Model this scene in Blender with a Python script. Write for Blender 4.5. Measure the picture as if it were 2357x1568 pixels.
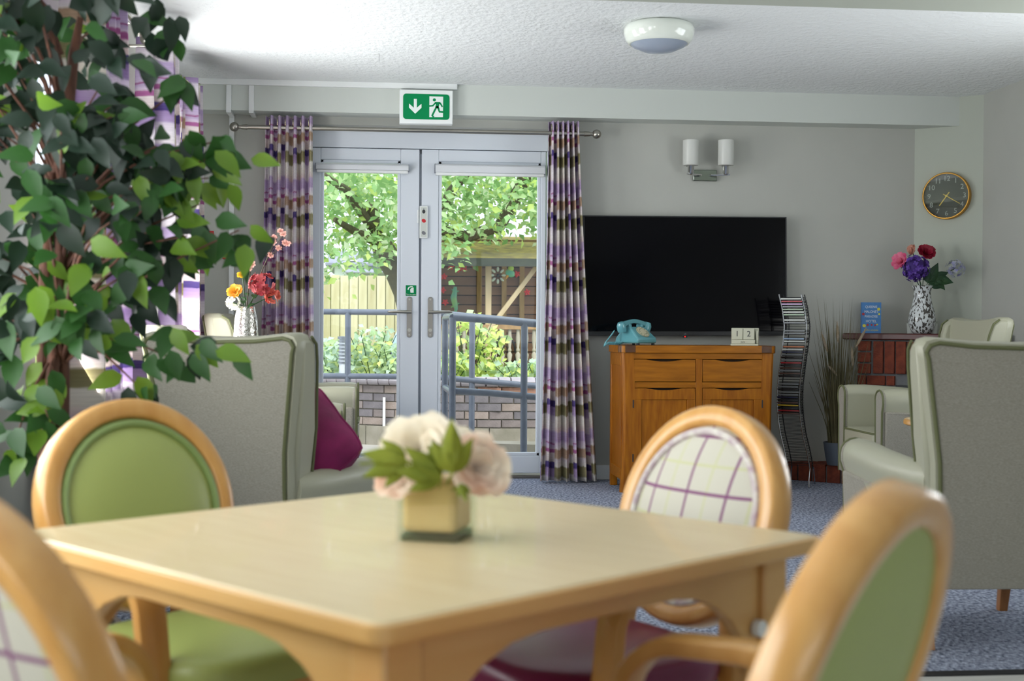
import bpy, math, random
from math import sin, cos, pi, radians
from mathutils import Vector as V, Matrix
for _o in list(bpy.data.objects): bpy.data.objects.remove(_o)
S = bpy.context.scene
COL = S.collection
rnd = random.Random(7)

# ---------------------------------------------------------------- camera
IW, IH, FPX, HORIZ, CAMH, YAW, ROLL = 2357, 1568, 3050.0, 748.0, 1.06, radians(5.7), .006
_p = math.atan((IH/2-HORIZ)/FPX)
_F0 = V((sin(YAW), cos(YAW), 0)); _R0 = V((cos(YAW), -sin(YAW), 0)); _Z = V((0, 0, 1))
CF = _F0*cos(_p)-_Z*sin(_p); _U = _Z*cos(_p)+_F0*sin(_p)
CR = _R0*cos(ROLL)+_U*sin(ROLL); CU = _U*cos(ROLL)-_R0*sin(ROLL)
CC = V((0, 0, CAMH))
def ray(x, y): return CF+CR*((x-IW/2)/FPX)-CU*((y-IH/2)/FPX)
def atY(x, y, Y): d = ray(x, y); return CC+d*((Y-CC.y)/d.y)
def atZ(x, y, z): d = ray(x, y); return CC+d*((z-CC.z)/d.z)
def atX(x, y, X): d = ray(x, y); return CC+d*((X-CC.x)/d.x)
cam = bpy.data.cameras.new('camera'); cam.sensor_width = 36; cam.lens = FPX/IW*36
cam.clip_start = .05; cam.clip_end = 300
camo = bpy.data.objects.new('camera', cam); COL.objects.link(camo)
camo.matrix_world = Matrix(((CR.x, CU.x, -CF.x, CC.x), (CR.y, CU.y, -CF.y, CC.y), (CR.z, CU.z, -CF.z, CC.z), (0, 0, 0, 1)))
cam.dof.use_dof = True; cam.dof.focus_distance = 8.6; cam.dof.aperture_fstop = 4.2
S.camera = camo
S.view_settings.view_transform = 'Standard'; S.view_settings.look = 'None'
S.view_settings.gamma = 1; S.view_settings.use_curve_mapping = False
S.view_settings.exposure = 0.0

# ---------------------------------------------------------------- sky, sun, daylight at the windows
W = bpy.data.worlds.new('sky'); S.world = W; W.use_nodes = True
_n = W.node_tree.nodes; _bg = _n['Background']
_bg.inputs[0].default_value = (.86, .93, 1, 1); _bg.inputs[1].default_value = 2.3
def sun(name, rot, e, ang, col):
    l = bpy.data.lights.new(name, 'SUN'); l.energy = e; l.angle = radians(ang); l.color = col
    o = bpy.data.objects.new(name, l); COL.objects.link(o); o.rotation_euler = rot
sun('hazy_sun', (radians(38), radians(14), 0), 4.0, 25, (1, .96, .88))
def area(name, loc, rot, sx, sy, e, col=(1, 1, .97)):
    l = bpy.data.lights.new(name, 'AREA'); l.shape = 'RECTANGLE'; l.size = sx; l.size_y = sy; l.energy = e; l.color = col
    o = bpy.data.objects.new(name, l); COL.objects.link(o); o.location = loc; o.rotation_euler = rot
YW = 9.0            # back wall
XL, XR = -1.3, 4.10  # side walls
YR = -3.2           # wall behind the camera
UPT = radians(28)   # daylight also comes up off the bright ground outside
area('daylight_left_far', (XL-.14, 7.4, 1.5), (0, radians(-90)-UPT, 0), 1.6, 1.2, 80)
area('daylight_left_mid', (XL-.14, 5.78, 1.5), (0, radians(-90)-UPT, 0), 1.6, 1.35, 82)
area('daylight_left_near', (XL-.14, 2.4, 1.5), (0, radians(-90)-UPT, 0), 1.6, 3.8, 94)
area('daylight_right', (XR+.14, 5.6, 1.5), (0, radians(90)+UPT*1.6, 0), 1.6, 2.2, 44)
area('daylight_rear', (1.0, YR-.13, 1.5), (radians(90)+UPT, 0, 0), 3.8, 1.8, 16)

# ---------------------------------------------------------------- helpers
def lin(c):
    if isinstance(c, str): c = [int(c[i:i+2], 16) for i in (0, 2, 4)]
    r = [(x/255/12.92 if x/255 <= .04045 else ((x/255+.055)/1.055)**2.4) for x in c]
    return (r[0], r[1], r[2], 1)
class NT:
    def __init__(s, m): s.t = m.node_tree; s.n = s.t.nodes; s.l = s.t.links
    def new(s, k, **kw):
        n = s.n.new(k)
        for a, b in kw.items(): setattr(n, a, b)
        return n
    def lk(s, a, b): s.l.new(a, b)
def mat(name, col, rough=.5, metal=0, var=None, vscale=8, stretch=(1, 1, 1), bump=0, bscale=60, trans=0, spec=.5, coat=0, emit=0, detail=4, alpha=None):
    m = bpy.data.materials.new(name); m.use_nodes = True; t = NT(m)
    b = t.n['Principled BSDF']; b.inputs['Base Color'].default_value = lin(col)
    b.inputs['Roughness'].default_value = rough; b.inputs['Metallic'].default_value = metal
    b.inputs['Specular IOR Level'].default_value = spec; b.inputs['Coat Weight'].default_value = coat
    tc = t.new('ShaderNodeTexCoord'); mp = t.new('ShaderNodeMapping'); mp.inputs['Scale'].default_value = stretch
    t.lk(tc.outputs['Object'], mp.inputs[0])
    if var is not None:
        nz = t.new('ShaderNodeTexNoise'); nz.inputs['Scale'].default_value = vscale; nz.inputs['Detail'].default_value = detail
        t.lk(mp.outputs[0], nz.inputs['Vector'])
        cr = t.new('ShaderNodeValToRGB'); cr.color_ramp.elements[0].position = .32; cr.color_ramp.elements[1].position = .68
        cr.color_ramp.elements[0].color = lin(var); cr.color_ramp.elements[1].color = lin(col)
        t.lk(nz.outputs[0], cr.inputs[0]); t.lk(cr.outputs[0], b.inputs['Base Color'])
    if bump:
        n2 = t.new('ShaderNodeTexNoise'); n2.inputs['Scale'].default_value = bscale; n2.inputs['Detail'].default_value = 3
        t.lk(mp.outputs[0], n2.inputs['Vector'])
        bp = t.new('ShaderNodeBump'); bp.inputs['Strength'].default_value = bump; bp.inputs['Distance'].default_value = .01
        t.lk(n2.outputs[0], bp.inputs['Height']); t.lk(bp.outputs[0], b.inputs['Normal'])
    if emit: b.inputs['Emission Color'].default_value = lin(col); b.inputs['Emission Strength'].default_value = emit
    if trans:
        tr = t.new('ShaderNodeBsdfTranslucent'); mx = t.new('ShaderNodeMixShader'); mx.inputs[0].default_value = trans
        if var is not None: t.lk(cr.outputs[0], tr.inputs[0])
        else: tr.inputs[0].default_value = lin(col)
        t.lk(b.outputs[0], mx.inputs[1]); t.lk(tr.outputs[0], mx.inputs[2]); t.lk(mx.outputs[0], t.n['Material Output'].inputs[0])
    m.diffuse_color = lin(col)
    return m
def glass(name, col='ffffff', gloss=.06, rough=.01):
    m = bpy.data.materials.new(name); m.use_nodes = True; t = NT(m)
    a = t.new('ShaderNodeBsdfTransparent'); a.inputs[0].default_value = lin(col)
    g = t.new('ShaderNodeBsdfGlossy'); g.inputs['Roughness'].default_value = rough
    x = t.new('ShaderNodeMixShader'); x.inputs[0].default_value = gloss
    t.lk(a.outputs[0], x.inputs[1]); t.lk(g.outputs[0], x.inputs[2]); t.lk(x.outputs[0], t.n['Material Output'].inputs[0])
    return m
class MB:
    def __init__(s): s.v = []; s.f = []; s.uv = None
    def add(s, vs, fs):
        k = len(s.v); s.v += [tuple(p) for p in vs]; s.f += [tuple(i+k for i in f) for f in fs]; return s
    def box(s, c, d, M=None):
        x, y, z = d[0]/2, d[1]/2, d[2]/2
        vs = [V((a*x, b*y, e*z)) for e in (-1, 1) for b in (-1, 1) for a in (-1, 1)]
        if M is not None: vs = [M @ p for p in vs]
        vs = [p+V(c) for p in vs]
        return s.add(vs, [(0, 2, 3, 1), (4, 5, 7, 6), (0, 1, 5, 4), (2, 6, 7, 3), (0, 4, 6, 2), (1, 3, 7, 5)])
    def bx(s, x0, x1, y0, y1, z0, z1): return s.box(((x0+x1)/2, (y0+y1)/2, (z0+z1)/2), (abs(x1-x0), abs(y1-y0), abs(z1-z0)))
    def tube(s, path, r, n=10, closed=False, flat=None, up=None):
        path = [V(p) for p in path]; m = len(path); rs = r if isinstance(r, (list, tuple)) else [r]*m
        vs = []; pu = None
        for i, p in enumerate(path):
            a = path[i-1] if (i or closed) else p; b = path[(i+1) % m] if (i < m-1 or closed) else p
            d = (b-a).normalized() if (b-a).length > 1e-9 else V((0, 0, 1))
            if up is not None: u = V(up)
            elif pu is None: u = V((0, 0, 1)) if abs(d.z) < .9 else V((1, 0, 0))
            else: u = pu
            u = (u-d*u.dot(d)).normalized(); w = d.cross(u); pu = u
            for k in range(n):
                t = 2*pi*k/n
                if flat: # rounded rectangle section: flat = (width along w, thickness along u)
                    e = .35; cx = math.copysign(abs(cos(t))**e, cos(t)); sx = math.copysign(abs(sin(t))**e, sin(t))
                    vs.append(p+w*cx*flat[0]/2*rs[i]+u*sx*flat[1]/2*rs[i])
                else: vs.append(p+(u*cos(t)+w*sin(t))*rs[i])
        fs = []
        for i in range(m if closed else m-1):
            j = (i+1) % m
            for k in range(n): fs.append((i*n+k, i*n+(k+1) % n, j*n+(k+1) % n, j*n+k))
        if not closed: fs += [tuple(range(n-1, -1, -1)), tuple((m-1)*n+k for k in range(n))]
        return s.add(vs, fs)
    def cyl(s, p0, p1, r0, r1=None, n=14): return s.tube([p0, p1], [r0, r0 if r1 is None else r1], n)
    def lathe(s, prof, n=28, c=(0, 0, 0), M=None, closed=False):
        vs = []; m = len(prof)
        for r, z in prof:
            for k in range(n):
                p = V((r*cos(2*pi*k/n), r*sin(2*pi*k/n), z)); p = M @ p if M is not None else p; vs.append(p+V(c))
        fs = [(i*n+k, i*n+(k+1) % n, (i+1)*n+(k+1) % n, (i+1)*n+k) for i in range(m-1) for k in range(n)]
        fs += [tuple(range(n-1, -1, -1)), tuple((m-1)*n+k for k in range(n))]
        return s.add(vs, fs)
    def prism(s, poly, f0, f1):
        n = len(poly); vs = [V(f0(*p)) for p in poly]+[V(f1(*p)) for p in poly]
        fs = [tuple(range(n-1, -1, -1)), tuple(range(n, 2*n))]+[(i, (i+1) % n, n+(i+1) % n, n+i) for i in range(n)]
        return s.add(vs, fs)
    def ell(s, c, r, nu=14, nv=9, M=None):
        vs = []
        for j in range(nv+1):
            ph = -pi/2+pi*j/nv
            for i in range(nu):
                p = V((r[0]*cos(ph)*cos(2*pi*i/nu), r[1]*cos(ph)*sin(2*pi*i/nu), r[2]*sin(ph)))
                vs.append((M @ p if M is not None else p)+V(c))
        return s.add(vs, [(j*nu+i, j*nu+(i+1) % nu, (j+1)*nu+(i+1) % nu, (j+1)*nu+i) for j in range(nv) for i in range(nu)])
    def grid(s, fn, nu, nv, closed=False):
        cu = nu if closed else nu+1
        vs = [fn(i/nu, j/nv) for j in range(nv+1) for i in range(cu)]
        fs = [(j*cu+i, j*cu+(i+1) % cu, (j+1)*cu+(i+1) % cu, (j+1)*cu+i) for j in range(nv) for i in range(nu)]
        return s.add(vs, fs)
    def mesh(s, name, smooth=True, ang=40):
        me = bpy.data.meshes.new(name); me.from_pydata(s.v, [], s.f)
        if smooth:
            me.shade_smooth(); me.set_sharp_from_angle(angle=radians(ang))
        me.validate(); me.update(); return me
    def obj(s, name, m, parent=None, smooth=True, bevel=0, ang=40, thick=0, sub=0, fix=True):
        me = s.mesh(name, smooth, ang)
        if fix:
            import bmesh
            b = bmesh.new(); b.from_mesh(me); bmesh.ops.recalc_face_normals(b, faces=b.faces); b.to_mesh(me); b.free()
        me.materials.append(m); return mo(name, me, parent, bevel, thick, sub)
def mo(name, me, parent=None, bevel=0, thick=0, sub=0):
    o = bpy.data.objects.new(name, me); COL.objects.link(o)
    if parent is not None: o.parent = parent
    if thick: md = o.modifiers.new('solid', 'SOLIDIFY'); md.thickness = thick; md.offset = 0
    if bevel: md = o.modifiers.new('bevel', 'BEVEL'); md.width = bevel; md.segments = 2; md.limit_method = 'ANGLE'
    if sub: md = o.modifiers.new('sub', 'SUBSURF'); md.levels = md.render_levels = sub
    return o
def thing(name, label, cat, loc=(0, 0, 0), rz=0, group=None):
    o = bpy.data.objects.new(name, None); COL.objects.link(o); o.location = loc; o.rotation_euler = (0, 0, rz)
    o.empty_display_size = .1
    return tag(o, label, cat, group)
def tag(o, label, cat, group=None):
    o['label'] = label; o['category'] = cat
    if group: o['group'] = group
    return o
def struct(o, label=None):
    o['kind'] = 'structure'
    if label: o['label'] = label
    return o
def stuff(o): o['kind'] = 'stuff'; return o
def snew(name, loc=(0, 0, 0), label=None):
    o = bpy.data.objects.new(name, None); COL.objects.link(o); o.location = loc; o.empty_display_size = .1
    return struct(o, label)
def text(s, size, name, m, parent, loc, rot, ext=.0006, align='CENTER', sx=1):
    c = bpy.data.curves.new('t', 'FONT'); c.body = s; c.size = size; c.align_x = align; c.align_y = 'CENTER'; c.extrude = ext
    c.resolution_u = 3
    t = bpy.data.objects.new('t', c); me = bpy.data.meshes.new_from_object(t); bpy.data.objects.remove(t); bpy.data.curves.remove(c)
    me.materials.clear(); me.materials.append(m)
    o = mo(name, me, parent); o.location = loc; o.rotation_euler = rot; o.scale = (sx, 1, 1); return o
RZ = lambda a: Matrix.Rotation(a, 3, 'Z')
RX = lambda a: Matrix.Rotation(a, 3, 'X')
RY = lambda a: Matrix.Rotation(a, 3, 'Y')
def superell(hx, hy, e, n=40):
    out = []
    for k in range(n):
        t = 2*pi*k/n; c, s_ = cos(t), sin(t)
        out.append((hx*math.copysign(abs(c)**(2/e), c), hy*math.copysign(abs(s_)**(2/e), s_)))
    return out
def rrect(x0, x1, y0, y1, r, n=4):
    out = []
    for cx, cy, a in ((x1-r, y1-r, 0), (x0+r, y1-r, 90), (x0+r, y0+r, 180), (x1-r, y0+r, 270)):
        for k in range(n+1):
            t = radians(a+90*k/n); out.append((cx+r*cos(t), cy+r*sin(t)))
    return out
# planar leaf: base at origin, along +Y, folded at the midrib, tip droops
def leaf_verts(L, Wd, fold=.25, droop=.2, n=4):
    vs = []; fs = []
    for i in range(n+1):
        t = i/n; w = Wd/2*(sin(pi*min(1, t*1.02)**.75)) if 0 < i < n else 0
        y = L*t; z = -droop*L*t*t
        vs += [(-w, y, z+fold*w), (0, y, z), (w, y, z+fold*w)]
    for i in range(n):
        a = i*3
        for k in (0, 1): fs.append((a+k, a+k+1, a+k+4, a+k+3))
    return vs, fs
def put(mb, vf, M, p): mb.add([M @ V(q)+V(p) for q in vf[0]], vf[1])
def rrot(r=rnd, tilt=1.0):
    return RZ(r.uniform(0, 2*pi)) @ RX(r.uniform(-tilt, tilt)) @ RY(r.uniform(-tilt, tilt))
# ================================================================ materials for the shell
m_wall = mat('wall_paint', 'b4b5ae', .75, var='b1b2ab', vscale=3, bump=.05, bscale=140)
m_wall2 = mat('corner_wall_paint', 'b1b6aa', .75, bump=.05, bscale=140)
m_beam = mat('beam_paint', 'c6cbc5', .7)
m_white = mat('white_gloss', 'e6e9e8', .35)
m_upvc = mat('white_plastic', 'd6dce4', .3)
m_ceil = mat('ceiling_texture', 'e3e6e6', .9, bump=1.0, bscale=30, stretch=(1, .8, 1))
m_carpet = mat('carpet_loop', 'bcc3d6', .95, var='4a5265', vscale=75, stretch=(1, .6, 1), bump=.8, bscale=170, spec=.1, detail=5)
m_vinyl_floor = mat('pale_vinyl', 'c9c8c2', .45, var='b9b8b2', vscale=5, stretch=(1, 8, 1))
m_black = mat('black_rubber', '15161a', .6)
m_chrome = mat('chrome', 'd8d8d8', .08, 1)
m_hand = mat('handle_metal', '8d8983', .3, .85)
m_steel = mat('brushed_steel', 'a9a59c', .28, 1)
m_glass = glass('pane_glass', 'fbfdff', .012)
m_gasket = mat('grey_gasket', '80868f', .6)

ZB = atY(1380, 272, YW/1.0214).z      # underside of the beam along the back wall
YB = YW/1.0214
ZC = atY(1380, 203, YB).z             # ceiling height
CA = V((atY(2104, 500, YW).x, YW, 0)); CBe = atY(2208, 260, YB)
_d = V((CBe.x-CA.x, YB-YW, 0)); _k = (XR-CA.x)/_d.x
CB = V((XR, YW+_d.y*_k, 0))           # corner of the slanted wall with the right wall
YV = atZ(2230, 1546, 0).y             # edge between vinyl and carpet

# floor
struct(MB().bx(XL-.2, XR+.2, YV, YW+.35, -.1, 0).obj('floor', m_carpet, smooth=False), 'blue grey looped carpet in the lounge')
struct(MB().bx(XL-.2, XR+.2, YR-.2, YV-.05, -.1, 0).obj('floor', m_vinyl_floor, smooth=False), 'pale vinyl floor beside the carpet')
struct(MB().bx(XL, XR, YV-.05, YV, -.1, .004).obj('trim_1', m_black, smooth=False), 'black strip between carpet and vinyl')
struct(MB().bx(XL-.2, XR+.2, YR-.2, YW+.3, ZC, ZC+.12).obj('ceiling', m_ceil, smooth=False), 'white stippled ceiling')
# beam along the back wall (meets the slanted corner wall) and the beam across the room nearer the camera
bm_ = MB(); bm_.prism([(XL, YW), (XL, YB), (CBe.x, YB), (CA.x, YW)], lambda x, y: (x, y, ZB), lambda x, y: (x, y, ZC))
struct(bm_.obj('trim_2', m_beam, smooth=False), 'white beam along the back wall')
zb2 = atY(2000, 20, 5.6).z
struct(MB().bx(XL, XR, 5.35, 5.6, zb2, ZC).obj('trim_3', m_wall2, smooth=False), 'white beam across the ceiling')
# back wall with the door opening
DX0, DX1 = atY(672, 700, YW).x, atY(1264, 700, YW).x
DZ = atY(1000, 292, YW).z; WT = .3
w = MB(); w.bx(XL-.15, DX0, YW, YW+WT, 0, ZC); w.bx(DX1, CA.x+.4, YW, YW+WT, 0, ZC); w.bx(DX0, DX1, YW, YW+WT, DZ, ZC)
struct(w.obj('wall_back', m_wall, smooth=False))
# slanted corner wall
w = MB(); w.prism([(CA.x, CA.y), (CB.x, CB.y), (CB.x+.3, CB.y), (CB.x+.3, CA.y+.2), (CA.x, CA.y+.2)], lambda x, y: (x, y, 0), lambda x, y: (x, y, ZC))
struct(w.obj('wall_corner', m_wall2, smooth=False))
def wall_x(name, x0, x1, y0, y1, holes, m):
    w = MB(); y = y0
    for a, b, z0, z1 in holes:
        w.bx(x0, x1, y, a, 0, ZC); w.bx(x0, x1, a, b, 0, z0); w.bx(x0, x1, a, b, z1, ZC); y = b
    w.bx(x0, x1, y, y1, 0, ZC); return struct(w.obj(name, m, smooth=False))
WL = [(.6, 4.2, .8, 2.2), (5.18, 6.38, .8, 2.2), (6.87, 7.93, .8, 2.2)]; WR = [(4.6, 6.6, .8, 2.2)]
wall_x('wall_left', XL-.25, XL, YR-.2, YW+.1, WL, m_wall)
wall_x('wall_right', XR, XR+.25, YR-.2, CB.y, WR, m_wall)
w = MB(); w.bx(XL, -.8, YR-.25, YR, 0, ZC); w.bx(2.8, XR, YR-.25, YR, 0, ZC); w.bx(-.8, 2.8, YR-.25, YR, 0, .7); w.bx(-.8, 2.8, YR-.25, YR, 2.3, ZC)
struct(w.obj('wall_rear', m_wall, smooth=False))
# windows
def window(name, side, a, b, z0, z1, label):
    x = {'l': XL-.1, 'r': XR+.1}[side]; t = snew(name, (x, (a+b)/2, z0), label); h = z1-z0; hw = (b-a)/2
    f = MB()
    for s in (-1, 1): f.bx(-.035, .035, s*hw-s*.06, s*hw, 0, h)
    f.bx(-.035, .035, -hw, hw, 0, .06); f.bx(-.035, .035, -hw, hw, h-.06, h); f.bx(-.03, .03, -.04, .04, .06, h-.06)
    f.obj('window_frame', m_upvc, t, smooth=False, bevel=.004)
    for s in (-1, 1): MB().bx(-.004, .004, min(s*.04, s*(hw-.06)), max(s*.04, s*(hw-.06)), .06, h-.06).obj('pane', m_glass, t, smooth=False)
    sg = 1 if side == 'l' else -1
    MB().bx(0, sg*.14, -hw-.03, hw+.03, -.03, 0).obj('window_sill', m_white, t, smooth=False, bevel=.004)
window('window_1', 'l', *WL[1], 'white window in the left wall near the potted tree')
window('window_2', 'l', *WL[2], 'white window in the left wall near the garden door')
window('window_3', 'r', *WR[0], 'white window in the right wall')
window('window_5', 'l', *WL[0], 'white window in the left wall beside the dining table')
t = snew('window_4', (1.0, YR-.1, .7), 'wide white window behind the dining area')
f = MB()
for x in (-1.8, -.6, .6, 1.8): f.bx(x-.04, x+.04, -.035, .035, 0, 1.6)
f.bx(-1.8, 1.8, -.035, .035, 0, .06); f.bx(-1.8, 1.8, -.035, .035, 1.54, 1.6)
f.obj('window_frame', m_upvc, t, smooth=False)
for x in (-1.2, 0, 1.2): MB().bx(x-.56, x+.56, -.004, .004, .06, 1.54).obj('pane', m_glass, t, smooth=False)
# baseboards
struct(MB().bx(DX1+.02, CA.x-.5, YW-.016, YW, 0, .10).obj('baseboard_back', m_white, smooth=False, bevel=.004))
struct(MB().bx(XL, DX0-.02, YW-.016, YW, 0, .10).obj('baseboard_back', m_white, smooth=False, bevel=.004))
struct(MB().bx(XL, XL+.016, YR, YW-.02, 0, .10).obj('baseboard_left', m_white, smooth=False, bevel=.004))
struct(MB().bx(XR-.016, XR, YR, CB.y-.7, 0, .10).obj('baseboard_right', m_white, smooth=False, bevel=.004))
# cable trunking on the beam and wall
zt0, zt1 = atY(1000, 207, YB).z, ZC
struct(MB().bx(XL, atY(1052, 200, YB).x, YB-.03, YB, zt0, zt1).obj('trim_4', m_white, smooth=False, bevel=.003), 'white cable trunking along the top of the beam')
for i, px in enumerate((527, 579)):
    a = atY(px-6, 230, YB).x; b = atY(px+6, 230, YB).x
    w = MB(); w.bx(a, b, YB-.018, YB, ZB-.015, zt0); w.bx(a, b, YB-.018, YW, ZB-.018, ZB)
    if i == 0: w.bx(a, b, YW-.018, YW, .1, ZB)
    struct(w.obj('trim_%d' % (5+i), m_white, smooth=False, bevel=.003), ['white trunking dropping from the beam to the floor', 'short white trunking strip across the beam'][i])
hx = atY(830, 135, 8).x
struct(MB().bx(hx-.11, hx+.11, 7.85, 8.1, ZC-.003, ZC).obj('trim_7', m_ceil, smooth=False), 'flat white ceiling hatch')

# ================================================================ garden door
YD = YW+.13
t = snew('door_1', ((DX0+DX1)/2, YD, 0), 'white glazed double garden door')
ox = (DX0+DX1)/2
def DXp(px, py=700): return atY(px, py, YD).x-ox
def DZp(py, px=1000): return atY(px, py, YD).z
ztop = DZp(345, 967); zbot = DZp(1089, 1190)
f = MB(); f.bx(DX0-ox, DX1-ox, -.03, .05, ztop+.004, DZ); f.bx(DX0-ox+.02, DX1-ox-.02, .05, .07, ztop-.05, ztop+.06); f.bx(DX0-ox, DXp(697), -.03, .05, 0, ztop+.004); f.bx(DXp(1256), DX1-ox, -.03, .05, 0, ztop+.004)
f.obj('door_frame', m_upvc, t, smooth=False, bevel=.006)
MB().bx(DX0-ox, DX1-ox, -.05, .16, -.02, .016).obj('threshold', mat('threshold_metal', '6d6a66', .4, .6), t, smooth=False, bevel=.004)
xm = DXp(966.5)
zg0 = DZp(1049, 1190); zg1 = DZp(372)
for s, xa, xb, ga, gb in ((0, DXp(699), xm-.008, DXp(737), DXp(921)), (1, xm+.008, DXp(1254), DXp(1008), DXp(1243))):
    lf = MB(); lf.bx(xa, ga, -.02, .045, zbot, ztop); lf.bx(gb, xb, -.02, .045, zbot, ztop)
    lf.bx(ga, gb, -.02, .045, zbot, zg0); lf.bx(ga, gb, -.02, .045, zg1, ztop)
    L = lf.obj('door_leaf', m_upvc, t, smooth=False, bevel=.005)
    bd = MB(); e = .022
    bd.bx(ga, ga+e, -.012, .04, zg0, zg1); bd.bx(gb-e, gb, -.012, .04, zg0, zg1); bd.bx(ga, gb, -.012, .04, zg0, zg0+e); bd.bx(ga, gb, -.012, .04, zg1-e, zg1)
    bd.obj('glazing_bead', m_upvc, L, smooth=False, bevel=.004)
    MB().bx(ga+e, gb-e, .008, .014, zg0+e, zg1-e).obj('pane', m_glass, L, smooth=False)
    hx = DXp(942 if s == 0 else 990, 725); sg = -1 if s == 0 else 1
    zh0, zh1 = DZp(777), DZp(684); zl = DZp(719)
    hp = MB(); hp.prism(rrect(hx-.017, hx+.017, zh0, zh1, .016), lambda x, z: (x, -.032, z), lambda x, z: (x, -.02, z))
    H = hp.obj('handle_plate', m_hand, L, bevel=.002)
    hh = MB(); hh.cyl((hx, -.03, zl), (hx, -.075, zl), .011); hh.tube([(hx-sg*.012, -.07, zl), (hx+sg*.03, -.073, zl), (hx+sg*.13, -.07, zl+.002), (hx+sg*.148, -.066, zl+.002)], [.011, .0115, .009, .005], 12)
    hh.obj('handle_lever', m_steel, L)
    hh = MB(); hh.cyl((hx, -.03, zh0+.05), (hx, -.045, zh0+.05), .012); hh.cyl((hx, -.03, zh0+.018), (hx, -.036, zh0+.018), .006); hh.cyl((hx, -.03, zh1-.018), (hx, -.036, zh1-.018), .006)
    hh.obj('lock_cylinder', m_steel, L)
MB().bx(xm-.009, xm+.009, -.004, .04, zbot, ztop-.03).obj('meeting_strip', m_gasket, t, smooth=False)
# roller blinds fixed to the leaves
m_blind = mat('blind_white', 'd9dce0', .6)
for k, (p0, p1, y0, y1) in enumerate(((727, 941, 376, 397), (1001, 1254, 378, 404))):
    a, b = atY(p0, 390, YD-.05), atY(p1, 390, YD-.05); z1_, z0_ = atY(p0, y0, YD-.05).z, atY(p0, y1, YD-.05).z
    th = thing('roller_blind', ['rolled up white roller blind on the left door leaf above the green sticker', 'rolled up white roller blind on the door leaf next to the television'][k], 'blind', ((a.x+b.x)/2, YD-.055, (z0_+z1_)/2)); h = (z1_-z0_); l = (b.x-a.x)/2
    c = MB(); c.prism([(-.03, -h/2+.02), (-.03, h/2-.012), (-.018, h/2), (.03, h/2), (.03, -h/2+.02)], lambda y, z: (-l, y, z), lambda y, z: (l, y, z))
    c.obj('cassette', m_blind, th, bevel=.003)
    MB().bx(-l+.006, l-.006, -.02, .012, -h/2, -h/2+.02).obj('bottom_bar', m_white, th, bevel=.004)
    for s in (-1, 1): MB().bx(s*l-.003, s*l+.003, -.031, .031, -h/2+.018, h/2).obj('end_cap', m_gasket, th, smooth=False)
# ================================================================ dining table and chairs
m_beech = mat('beech_wood', 'd4a25e', .32, var='c7914c', vscale=5, stretch=(6, 6, 1), coat=.3)
m_top = mat('pale_table_wood', 'd8c49c', .38, var='cfb98e', vscale=4, stretch=(14, 1.2, 1), coat=.15)
m_edge = mat('table_edge_wood', 'd7ac6e', .35, var='cfa060', vscale=4, stretch=(1, 1, 8))
m_green = mat('green_vinyl', '9aa65c', .42, bump=.04, bscale=300)
m_greenp = mat('green_piping', '7f9558', .45)
m_plum = mat('plum_vinyl', '6f1746', .3, bump=.03, bscale=300)
def tartan(name):
    m = bpy.data.materials.new(name); m.use_nodes = True; t = NT(m); b = t.n['Principled BSDF']; b.inputs['Roughness'].default_value = .85
    tc = t.new('ShaderNodeTexCoord'); sp = t.new('ShaderNodeSeparateXYZ'); t.lk(tc.outputs['Object'], sp.inputs[0])
    def stripe(axis, period, off, wid):
        a = t.new('ShaderNodeMath', operation='MULTIPLY_ADD'); a.inputs[1].default_value = 1/period; a.inputs[2].default_value = off
        t.lk(sp.outputs[axis], a.inputs[0])
        f = t.new('ShaderNodeMath', operation='FRACT'); t.lk(a.outputs[0], f.inputs[0])
        l = t.new('ShaderNodeMath', operation='LESS_THAN'); t.lk(f.outputs[0], l.inputs[0]); l.inputs[1].default_value = wid
        return l.outputs[0]
    col = None
    for (c, ax, off, wid) in (('b9b98f', 'X', .5, .045), ('b9b98f', 'Z', .5, .045), ('7d4d70', 'X', 0, .06), ('7d4d70', 'Z', 0, .06)):
        mx = t.new('ShaderNodeMix', data_type='RGBA'); t.lk(stripe(ax, .105, off+20, wid), mx.inputs[0])
        if col is None: mx.inputs[6].default_value = lin('bfbbac')
        else: t.lk(col, mx.inputs[6])
        mx.inputs[7].default_value = lin(c); col = mx.outputs[2]
    t.lk(col, b.inputs['Base Color']); return m
m_tartan = tartan('tartan_weave'); m_tartp = mat('tartan_piping', 'a88f9c', .8, var='d9d8cb', vscale=40)

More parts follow.
